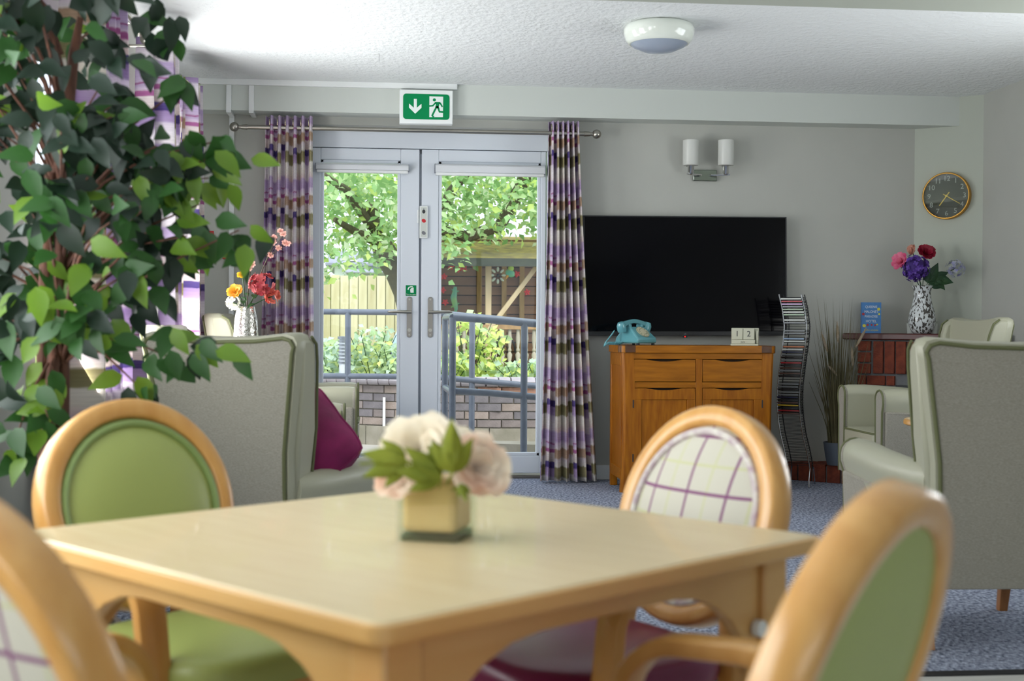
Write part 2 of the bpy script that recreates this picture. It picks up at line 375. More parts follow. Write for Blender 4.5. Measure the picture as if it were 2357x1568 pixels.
def build_table():
    N, R, F, L = [atZ(x, y, .735) for x, y in ((936, 1434), (1884, 1238), (987, 1120), (38, 1212))]
    c = (N+R+F+L)/4; a = math.atan2((R-N).y, (R-N).x); s = .445
    t = thing('dining_table', 'square pale wood dining table with arched corner brackets under the flower pot', 'table', (c.x, c.y, 0), a)
    p = MB(); p.prism(rrect(-s, s, -s, s, .02), lambda x, y: (x, y, .711), lambda x, y: (x, y, .735))
    p.obj('table_top', m_top, t, bevel=.005)
    e = MB(); e.tube([(x, y, .7215) for x, y in rrect(-s, s, -s, s, .02)], 1, 10, True, flat=(.014, .023), up=(0, 0, 1))
    e.obj('edge_band', m_edge, t)
    i = s-.035; lw = .062
    for sx in (-1, 1):
        for sy in (-1, 1):
            l = MB(); x, y = sx*(i-lw/2), sy*(i-lw/2)
            l.box((x, y, .3555), (lw, lw, .711)); l.obj('leg', m_edge, t, bevel=.006)
    j = i-lw
    arch = [(-j, .711), (j, .711), (j, .48)]+[(j-.20*(1-cos(pi/2*k/6))-.01*k/6, .48+.19*sin(pi/2*k/6)) for k in range(1, 7)]
    arch += [(-x, z) for x, z in reversed(arch[2:])]
    for k in range(4):
        ap = MB(); M = RZ(k*pi/2)
        ap.prism(arch, lambda x, z: M @ V((x, i-.012, z)), lambda x, z: M @ V((x, i-.034, z)))
        ap.obj('apron', m_edge, t, bevel=.003)
    bl = MB(); bl.cyl((i-lw-.012, -i+.008, .60), (i-lw-.012, -i-.004, .60), .013); bl.obj('bolt_cover', m_white, t)
    return t, c
TABLE, TC = build_table()

def dining_chair(label, loc, a, front, rear, seat, pipe):
    t = thing('dining_chair', label, 'chair', (loc[0]-.045*sin(a), loc[1]+.045*cos(a), 0), a, 'oval back dining chairs round the pale table')
    hw, hh, zc, tl, yb, th = .222, .21, .69, .30, -.245, .055
    def P(x, z, d=0): return (x, yb-z*tl-d, zc+z)
    n = 56; ce = [(cos(2*pi*k/n), sin(2*pi*k/n)) for k in range(n)]
    r = MB(); rw = .042
    path = [V(P((hw-rw/2)*c, (hh-rw/2)*s, th/2)) for c, s in ce]
    cen = V(P(0, 0, th/2)); m = 10; vs = []
    nrm = V((0, 1, tl)).normalized()
    for p in path:
        rd = (p-cen).normalized()
        for k in range(m):
            u = 2*pi*k/m; e = .45; cx = math.copysign(abs(cos(u))**e, cos(u)); sx = math.copysign(abs(sin(u))**e, sin(u))
            vs.append(p+rd*cx*rw/2+nrm*sx*th/2)
    r.add(vs, [(i*m+k, i*m+(k+1) % m, ((i+1) % n)*m+(k+1) % m, ((i+1) % n)*m+k) for i in range(n) for k in range(m)])
    r.obj('back_frame', m_beech, t, ang=60)
    def dome(d0, d1, q, name, mt, sgn):
        g = MB(); A, B = hw-.036, hh-.036
        vs = [V(P(0, 0, d1))]; fs = []; K = 10
        for j in range(1, K+1):
            f = j/K; dd = d1+(d0-d1)*f**q
            for c, s in ce: vs.append(V(P(A*f*c, B*f*s, dd)))
        for i in range(n): fs.append((0, 1+i, 1+(i+1) % n))
        for j in range(K-1):
            for i in range(n): fs.append((1+j*n+i, 1+(j+1)*n+i, 1+(j+1)*n+(i+1) % n, 1+j*n+(i+1) % n))
        g.add(vs, fs); return g.obj(name, mt, t, ang=80)
    bp = dome(.018, -.016, 3.2, 'back_pad', front, 1); dome(th-.008, th-.002, 4, 'outer_back', rear, -1)
    pp = MB(); pp.tube([P((hw-.047)*c, (hh-.047)*s, .007) for c, s in ce], .008, 8, True); pp.obj('piping', pipe, bp)
    # seat
    sp = MB(); sx, sy = .215, .222; K = 8; se = superell(1, 1, 3.6, 48); vs = []; fs = []
    lev = [(1, .425), (1.015, .44), (1.01, .462), (.96, .476), (.85, .482), (.6, .487), (.3, .489), (.02, .49)]
    for q, z in lev: vs += [(x*sx*q, y*sy*q+.02, z) for x, y in se]
    for j in range(len(lev)-1):
        for i in range(48): fs.append((j*48+i, j*48+(i+1) % 48, (j+1)*48+(i+1) % 48, (j+1)*48+i))
    fs += [tuple(range(47, -1, -1)), tuple((len(lev)-1)*48+k for k in range(48))]
    sp.add(vs, fs); sp.obj('seat', seat, t, ang=60)
    sr = MB(); sr.prism([(x*.206, y*.213+.02) for x, y in se], lambda x, y: (x, y, .37), lambda x, y: (x, y, .425)); sr.obj('seat_rail', m_beech, t, bevel=.006)
    for s in (-1, 1):
        l = MB(); l.tube([(s*.18, .195, 0), (s*.175, .18, .20), (s*.17, .17, .375)], [.65, .85, 1], 8, flat=(.046, .046), up=(0, 1, 0)); l.obj('leg', m_beech, t)
        l = MB(); l.tube([(s*.185, -.30, 0), (s*.18, -.235, .22), (s*.175, -.205, .40), (s*.15, -.222, .545)], [.7, .95, 1, .8], 8, flat=(.046, .046), up=(0, 1, 0)); l.obj('leg', m_beech, t)
        q = MB(); pts = [(.212, -.25, .628), (.228, -.16, .636), (.242, -.05, .638), (.243, .04, .634)]
        for k in range(1, 7):
            u = pi/2*k/6; pts.append((.243-.006*k/6, .04+.085*sin(u), .549+.085*cos(u)))
        pts += [(.232, .128, .48), (.215, .13, .39)]
        q.tube([(s*x, y, z) for x, y, z in pts], [.75, .9]+[1]*(len(pts)-2), 12, flat=(.055, .026), up=None)
        # keep the ribbon's width along X
        q.v = []; q.f = []; vs = []; fs = []; M_ = len(pts)
        for k, p in enumerate(pts):
            p0 = V(pts[max(0, k-1)]); p1 = V(pts[min(M_-1, k+1)]); d = (p1-p0).normalized(); w = V((1, 0, 0)); w = (w-d*w.dot(d)).normalized(); u = d.cross(w)
            sc = .7 if k == 0 else 1
            for a_ in range(12):
                tt = 2*pi*a_/12; cx = math.copysign(abs(cos(tt))**.4, cos(tt)); sx_ = math.copysign(abs(sin(tt))**.4, sin(tt))
                g = V(p)+w*cx*.029*sc+u*sx_*.0135; vs.append((s*g.x, g.y, g.z))
        for k in range(M_-1):
            for a_ in range(12): fs.append((k*12+a_, k*12+(a_+1) % 12, (k+1)*12+(a_+1) % 12, (k+1)*12+a_))
        fs += [tuple(range(12)), tuple((M_-1)*12+a_ for a_ in range(12))]
        q.add(vs, fs); q.obj('arm', m_beech, t, ang=50)
    return t
dining_chair('oval back beech chair with green front, green seat and green piping, beside the potted tree', (-.333, 2.598), -2.386, m_green, m_green, m_green, m_greenp)
dining_chair('oval back beech chair with tartan front and plum seat, in front of the sideboard', (.421, 2.433), 2.05, m_tartan, m_tartan, m_plum, m_tartp)
dining_chair('oval back beech chair with plain green outer back, nearest the pale vinyl floor', (.313, 1.491), .87, m_plum, m_green, m_plum, m_greenp)
dining_chair('oval back beech chair with tartan outer back, facing the tartan chair with plum seat', (-.26, 1.59), -.72, m_green, m_tartan, m_green, m_greenp)

# glass pot of silk flowers on the table
m_petal = mat('cream_petal', 'fffbee', .7, var='fbf0dc', vscale=12, trans=.45)
m_petal2 = mat('blush_petal', 'fdf4e6', .7, var='f6d6c2', vscale=14, trans=.45)
m_sleaf = mat('silk_leaf', 'a4ad3c', .6, var='86952c', vscale=20, trans=.4)
def bloom(mb, c, r, n, d=(0, 0, 1), cup=.9, rows=3, R=rnd):
    q = V((0, 0, 1)).rotation_difference(V(d)).to_matrix()
    for row in range(rows):
        op = cup*(.35+.65*row/max(1, rows-1)); k = max(3, int(n*(row+1)/rows))
        for i in range(k):
            az = 2*pi*(i+R.random()*.5)/k; L = r*(.7+.3*row/max(1, rows-1))*R.uniform(.9, 1.1); wd = L*.85
            vs = []; fs = []
            for a in range(4):
                t = a/3; w = wd/2*sin(pi*(.12+.72*t)); ang = op*(.4+.75*t); y = L*t*sin(ang); z = L*t*cos(ang)*.85
                for b in (-1, 0, 1): vs.append((b*w, y-abs(b)*w*.25, z+abs(b)*w*.25))
            for a in range(3):
                for b in range(2): fs.append((a*3+b, a*3+b+1, a*3+b+4, a*3+b+3))
            put(mb, (vs, fs), q @ RZ(az), c)
    return mb
def build_pot():
    b = atZ(1006, 1238, .735); a = radians(-20); w, h, dz = .049, .094, .007
    g = thing('glass_pot', 'square glass pot with a cream lining standing on the dining table', 'vase', (b.x, b.y, .735), a)
    mg = glass('pot_glass', 'f7faf6', .07)
    o = MB()
    for s in (-1, 1): o.bx(s*w-s*.005, s*w, -w, w, 0, h+.004); o.bx(-w+.005, w-.005, s*w-s*.005, s*w, 0, h+.004)
    o.obj('glass_wall', mg, g, smooth=False)
    MB().bx(-w+.005, w-.005, -w+.005, w-.005, 0, .012).obj('glass_base', glass('pot_base_glass', 'a9c0b0', .15), g, smooth=False, bevel=.003)
    MB().bx(-w+.006, w-.006, -w+.006, w-.006, .013, h+.001).obj('cream_lining', mat('gold_cream_lining', 'e3c28c', .3, var='dcb67c', vscale=10), g, smooth=False, bevel=.010)
    S_ = b.y/FPX
    def pt(px, py, dy=0): return atY(px, py, b.y+dy)
    base = V((b.x, b.y, .735+h))
    for k, (px, py, r, mt, lab) in enumerate(((968, 1035, .068, m_petal, 'large cream silk peony in the glass pot'), (925, 1085, .045, m_petal2, 'small white and blush silk peony at the rim of the glass pot'),
                                               (1085, 1068, .062, m_petal2, 'cream and coral silk peony on the window side of the glass pot'), (1030, 1018, .045, m_petal, 'small pale silk peony behind the tall leaf in the glass pot'))):
        c = pt(px, py+14, (-.01, -.03, -.02, .03)[k]); d = (c-base+V((0, -.09, .03))).normalized()
        th = thing('silk_peony', lab, 'flower', base, 0, 'silk peonies in the glass pot')
        f = MB(); bloom(f, c-base, r, 13, d, .85, 5); f.obj('bloom', mt, th, fix=False)
        MB().tube([(0, 0, -.05), (c-base)*.5, c-base], .0025, 6).obj('stem', m_sleaf, th)
    for k, (p0, p1, wd, n, lab) in enumerate((((1042, 1090), (1040, 966), .05, 3, 'tall upright silk leaf spray in the glass pot'), ((935, 1062), (828, 1068), .05, 4, 'silk leaf spray reaching over the armchair side of the glass pot'),
                                              ((1015, 1098), (918, 1052), .05, 4, 'broad silk leaf lying across the front of the glass pot'), ((1060, 1115), (1075, 1155), .05, 3, 'drooping silk leaf over the rim of the glass pot'))):
        a0, a1 = pt(*p0, -.075), pt(*p1, -.085); th = thing('silk_leaf', lab, 'leaf', base, 0, 'silk leaves in the glass pot')
        MB().tube([(0, 0, -.04), a0-base, a1-base], .002, 6).obj('stem', m_sleaf, th)
        L = (a1-a0).length*1.0; d0 = (a1-a0).normalized(); up = V((0, -1, .35)); x = d0.cross(up).normalized(); zz = x.cross(d0)
        Mt = Matrix((x, d0, zz)).transposed()
        for q in range(n):
            an = (q-(n-1)/2)*.55; lf = MB(); ll = L*(1 if abs(an) < .4 else .75)
            put(lf, leaf_verts(ll, ll*.42, .12, .12, 5), Mt @ RZ(an), a0-base); lf.obj('leaflet', m_sleaf, th, fix=False, thick=.0008)
build_pot()
# ================================================================ armchairs
m_vinyl = mat('stone_vinyl', 'a6a590', .38, bump=.05, bscale=220)
m_fab = mat('grey_weave', 'a09b8f', .9, var='89857a', vscale=120, stretch=(1, 1, 4), bump=.2, bscale=300)
m_pipe = mat('olive_piping', '5f6340', .6)
m_leg = mat('armchair_leg_wood', 'a9713f', .4, var='976236', vscale=8, stretch=(6, 6, 1))
HWZ = [(.19, .245), (.45, .25), (.62, .262), (.80, .292), (.95, .318), (1.10, .335)]
def armchair(label, loc, a, back_h=1.03, arm_h=.64, group='stone vinyl armchairs with grey weave panels', depth=0):
    t = thing('armchair', label, 'armchair', (loc[0], loc[1], 0), a, group)
    def hwz(z):
        for (z0, w0), (z1, w1) in zip(HWZ, HWZ[1:]):
            if z <= z1: return w0+(w1-w0)*(z-z0)/(z1-z0)
        return HWZ[-1][1]
    yr = lambda z: -.30-(z-.19)*.13          # rear plane
    top = back_h
    def outline(ins, zl):
        pts = []
        zs = [zl, .35, .5, .62, .75, .88, top-.07]
        R = [(hwz(z)-ins, z) for z in zs]
        tw = hwz(top)-ins
        R += [(tw, top-.03-ins), (tw-.012, top-.008-ins), (tw-.04, top-ins), (tw*.5, top-.012-ins), (0, top-.016-ins)]
        return R+[(-x, z) for x, z in reversed(R[:-1])]
    # back shell: front face, rear face
    ol = outline(0, .22); n = len(ol)
    bk = MB(); vs = []; lay = ((0, .92), (.02, 1), (.075, 1), (.095, .93))
    for d, q in lay: vs += [(x*(1 if q == 1 else .975), yr(z)+d, .6+(z-.6)*(1 if q == 1 else .985)) for x, z in ol]
    fs = [tuple(range(n)), tuple(range(4*n-1, 3*n-1, -1))]
    for j in range(3): fs += [(j*n+i, j*n+(i+1) % n, (j+1)*n+(i+1) % n, (j+1)*n+i) for i in range(n)]
    bk.add(vs, fs); B = bk.obj('back', m_vinyl, t, ang=75)
    oi = outline(.022, .20)
    rp = MB(); rp.prism(oi, lambda x, z: (x, yr(z)-.006, z), lambda x, z: (x, yr(z)+.03, z)); rp.obj('rear_panel', m_fab, t, ang=30, bevel=.004)
    pp = MB(); pp.tube([(x, yr(z)-.006, z) for x, z in outline(.020, .20)[:]], .007, 8); pp.obj('piping', m_pipe, t)
    # wings
    for s in (-1, 1):
        wp = [(yr(.44)+.03, .44), (-.215, .46), (-.215, .70), (-.24, .80), (-.275, top-.10), (-.295, top-.04), (-.33, top-.015), (yr(top)+.03, top-.02)]
        w = MB(); w.prism(wp, lambda y, z: (s*(hwz(z)-.055), y, z), lambda y, z: (s*(hwz(z)+.004), y, z)); w.obj('wing', m_vinyl, t, bevel=.016, ang=60)
        w = MB(); w.tube([(s*(hwz(z)+.004), y, z) for y, z in wp[1:-1]], .006, 6); w.obj('wing_piping', m_pipe, t)
        # arm: vinyl roll over a fabric side, fabric facing with piping
        x0, x1 = .245, .355; prof = [(x0+.005, .40), (x0, arm_h-.06)]
        for k in range(9):
            u = pi-pi*k/8; prof.append(((x0+x1)/2+.057*cos(u), arm_h-.055+.055*sin(u)))
        prof += [(x1+.002, arm_h-.08), (x1-.012, arm_h-.12), (x1-.02, .40)]
        def sec(y, dz, mm, q=1): mm += [(s*((x0+x1)/2+(x-(x0+x1)/2)*q*(.6+.4*flare(y))-.062*(1-flare(y))), y, (z+dz*max(0, (z-.40)/(arm_h-.4)))) for x, z in prof]
        flare = lambda y: min(1, max(0, (y+.30)/.34))**.7
        am = MB(); vs = []; m_ = len(prof); ys = [(-.30, -.03), (-.25, -.028), (-.18, -.022), (-.10, -.016), (0, -.008), (.2, .006), (.30, .006), (.33, .0)]
        for k, (y, dz) in enumerate(ys): sec(y, dz, vs, 1 if k < len(ys)-1 else .9)
        fs = [(j*m_+i, j*m_+(i+1) % m_, (j+1)*m_+(i+1) % m_, (j+1)*m_+i) for j in range(len(ys)-1) for i in range(m_)]
        fs += [tuple(range(m_)), tuple((len(ys)-1)*m_+i for i in range(m_))]
        am.add(vs, fs); am.obj('arm', m_vinyl, t, ang=60)
        sd = MB(); sd.prism([(-.30, .19), (-.20, .19), (-.08, .19), (.325, .19), (.325, arm_h-.115), (-.08, arm_h-.13), (-.20, arm_h-.14), (-.30, arm_h-.145)], lambda y, z: (s*(.285-.05*(1-flare(y))), y, z), lambda y, z: (s*(.356-.072*(1-flare(y))-.015*(arm_h-.12-z)/.4), y, z)); sd.obj('side_panel', m_fab, t, bevel=.01)
        fc = MB(); fpoly = [(x, z) for x, z in prof if z > .41]+[(x1-.02, .20), (x0+.01, .20)]
        fc.prism(fpoly, lambda x, z: (s*x, .322, z), lambda x, z: (s*x, .341, z)); fc.obj('arm_front', m_fab, t, bevel=.005)
        fp = MB(); fp.tube([(s*x, .341, z) for x, z in [(x0+.01, .20)]+[(x, z) for x, z in prof if z > .41]+[(x1-.02, .20)]], .006, 6); fp.obj('arm_piping', m_pipe, t)
        for y in (-.26, .27):
            l = MB(); l.tube([(s*.25, y+(.03 if y > 0 else -.04), 0), (s*.255, y, .20)], [.72, 1], 8, flat=(.048, .048), up=(0, 1, 0)); l.obj('leg', m_leg, t)
    MB().bx(-.27, .27, -.28, .325, .20, .37).obj('seat_base', m_vinyl, t, bevel=.012)
    st = MB(); st.prism(rrect(-.243, .243, -.24, .35, .03), lambda x, y: (x, y, .365), lambda x, y: (x, y, .47)); st.obj('seat_cushion', m_vinyl, t, bevel=.02)
    sp = MB(); sp.tube([(x, y, .462) for x, y in rrect(-.24, .24, -.2, .348, .03)], .006, 6, True); sp.obj('seat_piping', m_pipe, t)
    return t
def place(foot, local, a):
    p = V(foot)-RZ(a) @ V((local[0], local[1], 0)); return (p.x, p.y)
f1 = atZ(2138, 1497, 0); A1 = -.05
armchair('wing armchair with its back turned, on the carpet edge behind the plain green dining chair', place((f1.x, f1.y, 0), (-.25, -.30), A1), A1)
d1 = atZ(705, 1484, 0); yl = 4.6; A2 = -.50
pl = atY(680, 1300, yl)
LC1 = place((pl.x, yl, 0), (.25, -.30), A2)
armchair('wing armchair with its back turned, holding the plum cushion, beside the potted tree', LC1, A2, 1.03, .57)
p3a = atY(470, 760, 8.25); CH3 = armchair('wing armchair against the left wall, closest to the garden door curtain', (p3a.x+.53, 8.28), radians(-90), 1.12, .68)
CH3.scale = (1, 1.18, 1)
p3b = atY(368, 780, 6.35); CH4 = armchair('wing armchair against the left wall, in front of the window curtains', (p3b.x+.45, 6.38), radians(-90), 1.05, .66); CH4.scale = (1, 1.18, 1)
lg = atZ(1957, 1163, 0); armchair('wing armchair turned sideways in front of the brick fireplace', (lg.x+.30, lg.y-.25), radians(90), 1.12, .71)

# plum cushion on the left armchair
m_velvet = mat('plum_velvet', '8a1458', .75, var='6a0c42', vscale=7, bump=.15, bscale=30)
def cushion():
    c = atY(700, 1032, 4.85)
    o = thing('cushion', 'plump plum velvet cushion leaning inside the wing armchair', 'cushion', (c.x, c.y, .475), A2-.35)
    g = MB()
    def fn(u, v, s):
        x, y = (u*2-1), (v*2-1); e = (1-abs(x)**2.5)*(1-abs(y)**2.5); px = x*.2*(1-.10*(1-abs(y))**0*abs(y)**2*0); k = 1-.07*(1-y*y if abs(x) > .9 else 0)
        w = .02*sin(9*x+4*y)*(1-e)
        return (x*.185*(1-.05*(1-y*y)-.10*abs(y)**6), s*(.11*max(0, e)**.42+.004)+w*.3, y*.185*(1-.05*(1-x*x)-.10*abs(x)**6))
    g.grid(lambda u, v: fn(u, v, 1), 18, 18); g.grid(lambda u, v: fn(u, v, -1), 18, 18)
    q = g.obj('cover', m_velvet, o, ang=180); q.rotation_euler = (radians(-30), radians(38), 0); q.location = (0, 0, c.z-.475)
    z = MB(); z.tube([fn(u, v, 0) for u, v in [(k/18, 0) for k in range(18)]+[(1, k/18) for k in range(18)]+[(1-k/18, 1) for k in range(18)]+[(0, 1-k/18) for k in range(18)]], .005, 6, True); z = z.obj('seam', m_velvet, o); z.rotation_euler = q.rotation_euler; z.location = q.location
cushion()

# round pedestal tables
def round_table(label, c, zt, r):
    t = thing('side_table', label, 'table', (c[0], c[1], 0), 0, 'small round wooden side tables')
    MB().lathe([(0, zt-.03), (r-.012, zt-.03), (r, zt-.022), (r, zt-.008), (r-.006, zt), (0, zt)], 40).obj('table_top', m_beech, t, ang=50)
    MB().lathe([(0, zt-.003), (r-.02, zt-.003), (r-.02, zt+.001), (0, zt+.001)], 40).obj('top_inlay', m_top, t)
    MB().bx(-.04, .04, -.04, .04, .04, zt-.03).obj('pedestal', m_beech, t, bevel=.006)
    for k in range(2):
        f = MB(); f.box((0, 0, .02), (.42, .06, .04), RZ(k*pi/2+.5)); f.obj('foot', m_beech, t, bevel=.008)
pr = atY(2089, 967, 6.1); round_table('small round wooden side table between the two grey armchairs by the fireplace', (pr.x+.27, 6.1), pr.z, .27)
pv = atY(566, 760, 7.35); round_table('small round wooden side table under the silver vase', (pv.x, 7.35), .72, .24)

# ---------------- silver vase with silk flowers
def vase_silver():
    t = thing('vase', 'hammered silver vase of bright silk flowers on the round table', 'vase', (pv.x, 7.35, .721))
    zt = atY(566, 706, 7.35).z-.721
    m = mat('hammered_silver', 'c9c6bd', .16, 1, bump=.5, bscale=55)
    k = zt/.43
    MB().lathe([(0, 0), (.05, 0), (.058, .02*k), (.066, .16*k), (.068, .26*k), (.062, .36*k), (.052, .41*k), (.048, .43*k), (.043, .43*k), (.045, .40*k), (0, .38*k)], 32).obj('body', m, t, ang=60)
    return V((pv.x, 7.35, .721+zt))
VT = vase_silver()
m_lf = mat('flower_leaf', '2f5a2a', .55, var='20431f', vscale=12, trans=.2)
def stem_flower(name, label, group, base, px, py, Y, build, leaves=1, mleaf=m_lf, dep=.2):
    c = atY(px, py, Y); th = thing(name, label, 'flower', base, 0, group); d = c-base
    MB().tube([(0, 0, -dep), (d.x*.15, d.y*.15, .0), d*.6, d], .003, 6).obj('stem', mleaf, th)
    build(th, d)
    for k in range(leaves):
        q = d*rnd.uniform(.3, .8); lf = MB(); put(lf, leaf_verts(.07, .035, .2, .3), RZ(rnd.uniform(0, 6.3)) @ RX(rnd.uniform(-.2, .6)), q); lf.obj('leaf', mleaf, th, fix=False)
    return th
def cluster(mt, r, n, pr_, centre=None):
    def b(th, d):
        f = MB(); R = random.Random(n)
        for k in range(n):
            v = V((R.gauss(0, 1), R.gauss(0, 1), R.gauss(0, 1))).normalized()*r*R.uniform(.75, 1)
            q = V((0, 0, 1)).rotation_difference(v).to_matrix()
            for j in range(4):
                vs = [(-pr_*.5, 0, 0), (0, 0, 0), (pr_*.5, 0, 0), (-pr_*.45, pr_, pr_*.35), (0, pr_*1.15, pr_*.25), (pr_*.45, pr_, pr_*.35)]
                put(f, (vs, [(0, 1, 4, 3), (1, 2, 5, 4)]), q @ RZ(j*pi/2), d+v)
        f.obj('bloom', mt, th, fix=False)
        if centre:
            g = MB(); g.ell(d, (r*.78, r*.78, r*.78), 12, 8); g.obj('core', centre, th)
    return b
def rose(mt, r, n=11, rows=4, d_=None, cup=.95):
    def b(th, d):
        f = MB(); bloom(f, d-V((0, 0, r*.3)), r, n, d_ or (d.normalized()+V((0, -.8, 0))).normalized(), cup, rows); f.obj('bloom', mt, th, fix=False)
    return b
def sprig(mt, pts, r=.021):
    def b(th, d):
        c0 = th.location+d
        for (px, py) in pts:
            c = atY(px, py, th.location.y+d.y)-V(th.location); f = MB(); bloom(f, c, r, 6, (rnd.uniform(-.5, .5), -1, .4), 1.1, 2); f.obj('blossom', mt, th, fix=False)
            MB().tube([d*.8, c], .0015, 5).obj('twig', m_twig, th)
    return b
m_twig = mat('twig', '4d4132', .7)
m_orange = mat('orange_petal', 'f0a030', .6, var='f6c33a', vscale=20, trans=.2); m_yell = mat('yellow_petal', 'edc02c', .6, trans=.2)
m_redp = mat('crimson_petal', '9c2233', .6, var='c65a58', vscale=40, trans=.15); m_whitep = mat('white_petal', 'f2f2e6', .6, trans=.2)
m_pinkp = mat('peach_petal', 'f3cdbc', .6, var='e79d93', vscale=60, trans=.2); m_coral = mat('coral_petal', 'd8655a', .6, var='e88f78', vscale=40, trans=.2)
G = 'silk flowers in the silver vase'
stem_flower('silk_rose', 'orange silk rose low in the silver vase', G, VT, 543, 668, 7.30, rose(m_orange, .05), 2)
stem_flower('silk_carnation', 'yellow silk carnation above the orange rose', G, VT, 558, 632, 7.33, rose(m_yell, .034), 1)
stem_flower('silk_orchid', 'cluster of crimson silk flowers in the silver vase', G, VT, 603, 655, 7.33, cluster(m_redp, .065, 34, .022), 3)
stem_flower('silk_lily', 'coral silk flower drooping beside the crimson cluster', G, VT, 627, 682, 7.32, cluster(m_coral, .03, 10, .026), 1)
stem_flower('silk_jasmine', 'cluster of small white silk flowers at the rim of the silver vase', G, VT, 536, 697, 7.27, cluster(m_whitep, .035, 13, .018), 1)
stem_flower('silk_blossom', 'tall sprig of pale peach blossom in front of the purple curtain', G, VT, 628, 566, 7.36, sprig(m_pinkp, [(606, 553), (617, 557), (630, 548), (645, 533), (652, 540), (630, 560), (655, 560), (663, 562), (640, 572), (622, 588)]), 0, m_twig)
stem_flower('silk_blossom', 'short sprig of pale peach blossom above the yellow carnation', G, VT, 578, 606, 7.36, sprig(m_pinkp, [(572, 585), (575, 590), (582, 610), (574, 618), (523, 580), (528, 590), (520, 575)]), 0, m_twig)
# ================================================================ curtains and rods
def curtain_mat(name, trans):
    m = bpy.data.materials.new(name); m.use_nodes = True; t = NT(m); b = t.n['Principled BSDF']; b.inputs['Roughness'].default_value = .9; b.inputs['Specular IOR Level'].default_value = .1
    uv = t.new('ShaderNodeUVMap'); sp = t.new('ShaderNodeSeparateXYZ'); t.lk(uv.outputs[0], sp.inputs[0])
    def mth(op, *a):
        n = t.new('ShaderNodeMath', operation=op)
        for i, x in enumerate(a):
            if isinstance(x, (int, float)): n.inputs[i].default_value = x
            else: t.lk(x, n.inputs[i])
        return n.outputs[0]
    # watercolour blocks: the width is cut into strips, each with its own offset and palette
    blk = mth('FLOOR', mth('MULTIPLY', sp.outputs['X'], 8.7))
    wn = t.new('ShaderNodeTexWhiteNoise', noise_dimensions='1D'); t.lk(blk, wn.inputs['W'])
    n1 = t.new('ShaderNodeTexNoise'); n1.inputs['Scale'].default_value = 26; n1.inputs['Detail'].default_value = 2; t.lk(uv.outputs[0], n1.inputs['Vector'])
    v = mth('ADD', mth('MULTIPLY_ADD', sp.outputs['Y'], 2.4, mth('MULTIPLY', wn.outputs['Value'], .12)), mth('MULTIPLY', n1.outputs[0], .05))
    fr = mth('FRACT', v)
    def ramp(st):
        cr = t.new('ShaderNodeValToRGB'); e = cr.color_ramp.elements; e[0].color = lin(st[0][1]); e[1].position = 1; e[1].color = lin(st[-1][1])
        for p, c in st[1:-1]: q = e.new(p); q.color = lin(c)
        t.lk(fr, cr.inputs[0]); return cr.outputs[0]
    A = ramp([(0, 'e6e0e4'), (.12, 'ddd3df'), (.15, 'b59fc6'), (.27, 'a48cb8'), (.29, '544680'), (.37, '5d4f88'), (.39, 'd9cbc8'), (.52, 'e6dcdc'), (.54, 'b06a9c'), (.58, 'b06a9c'), (.60, 'dccfdd'), (.66, 'c6b2d2'), (.68, 'a4608f'), (.70, 'cdbcd6'), (.86, 'bca7cc'), (.90, 'e4dde0'), (1, 'e6e0e4')])
    B = ramp([(0, 'e2dbd2'), (.13, 'e8e2dc'), (.16, '9a9270'), (.31, '8f8763'), (.34, 'e3dcd6'), (.45, 'd9cfd6'), (.48, 'b99f8a'), (.60, 'b2967f'), (.63, 'e6dfe2'), (.72, 'd8c7da'), (.75, 'b7a0c4'), (.88, 'c3b0cc'), (.91, 'd9c6c6'), (1, 'e2dbd2')])
    pick = mth('GREATER_THAN', mth('FRACT', mth('MULTIPLY', wn.outputs['Value'], 7.31)), .52)
    mx0 = t.new('ShaderNodeMix', data_type='RGBA'); t.lk(pick, mx0.inputs[0]); t.lk(A, mx0.inputs[6]); t.lk(B, mx0.inputs[7])
    m2 = t.new('ShaderNodeMapping'); m2.inputs['Scale'].default_value = (15, 130, 1); t.lk(uv.outputs[0], m2.inputs[0])
    n2 = t.new('ShaderNodeTexNoise'); n2.inputs['Scale'].default_value = 1; t.lk(m2.outputs[0], n2.inputs['Vector'])
    mr = t.new('ShaderNodeMapRange'); mr.inputs[3].default_value = .8; mr.inputs[4].default_value = 1.15; t.lk(n2.outputs[0], mr.inputs[0])
    mx = t.new('ShaderNodeMix', data_type='RGBA', blend_type='MULTIPLY'); mx.inputs[0].default_value = 1; t.lk(mx0.outputs[2], mx.inputs[6]); t.lk(mr.outputs[0], mx.inputs[7])
    t.lk(mx.outputs[2], b.inputs['Base Color'])
    tr = t.new('ShaderNodeBsdfTranslucent'); t.lk(mx.outputs[2], tr.inputs[0]); ms = t.new('ShaderNodeMixShader'); ms.inputs[0].default_value = trans
    t.lk(b.outputs[0], ms.inputs[1]); t.lk(tr.outputs[0], ms.inputs[2]); t.lk(ms.outputs[0], t.n['Material Output'].inputs[0]); return m
m_curt = curtain_mat('striped_curtain', .34); m_curtd = curtain_mat('striped_door_curtain', .1)
m_brass = mat('eyelet_metal', 'b9b09a', .25, 1)
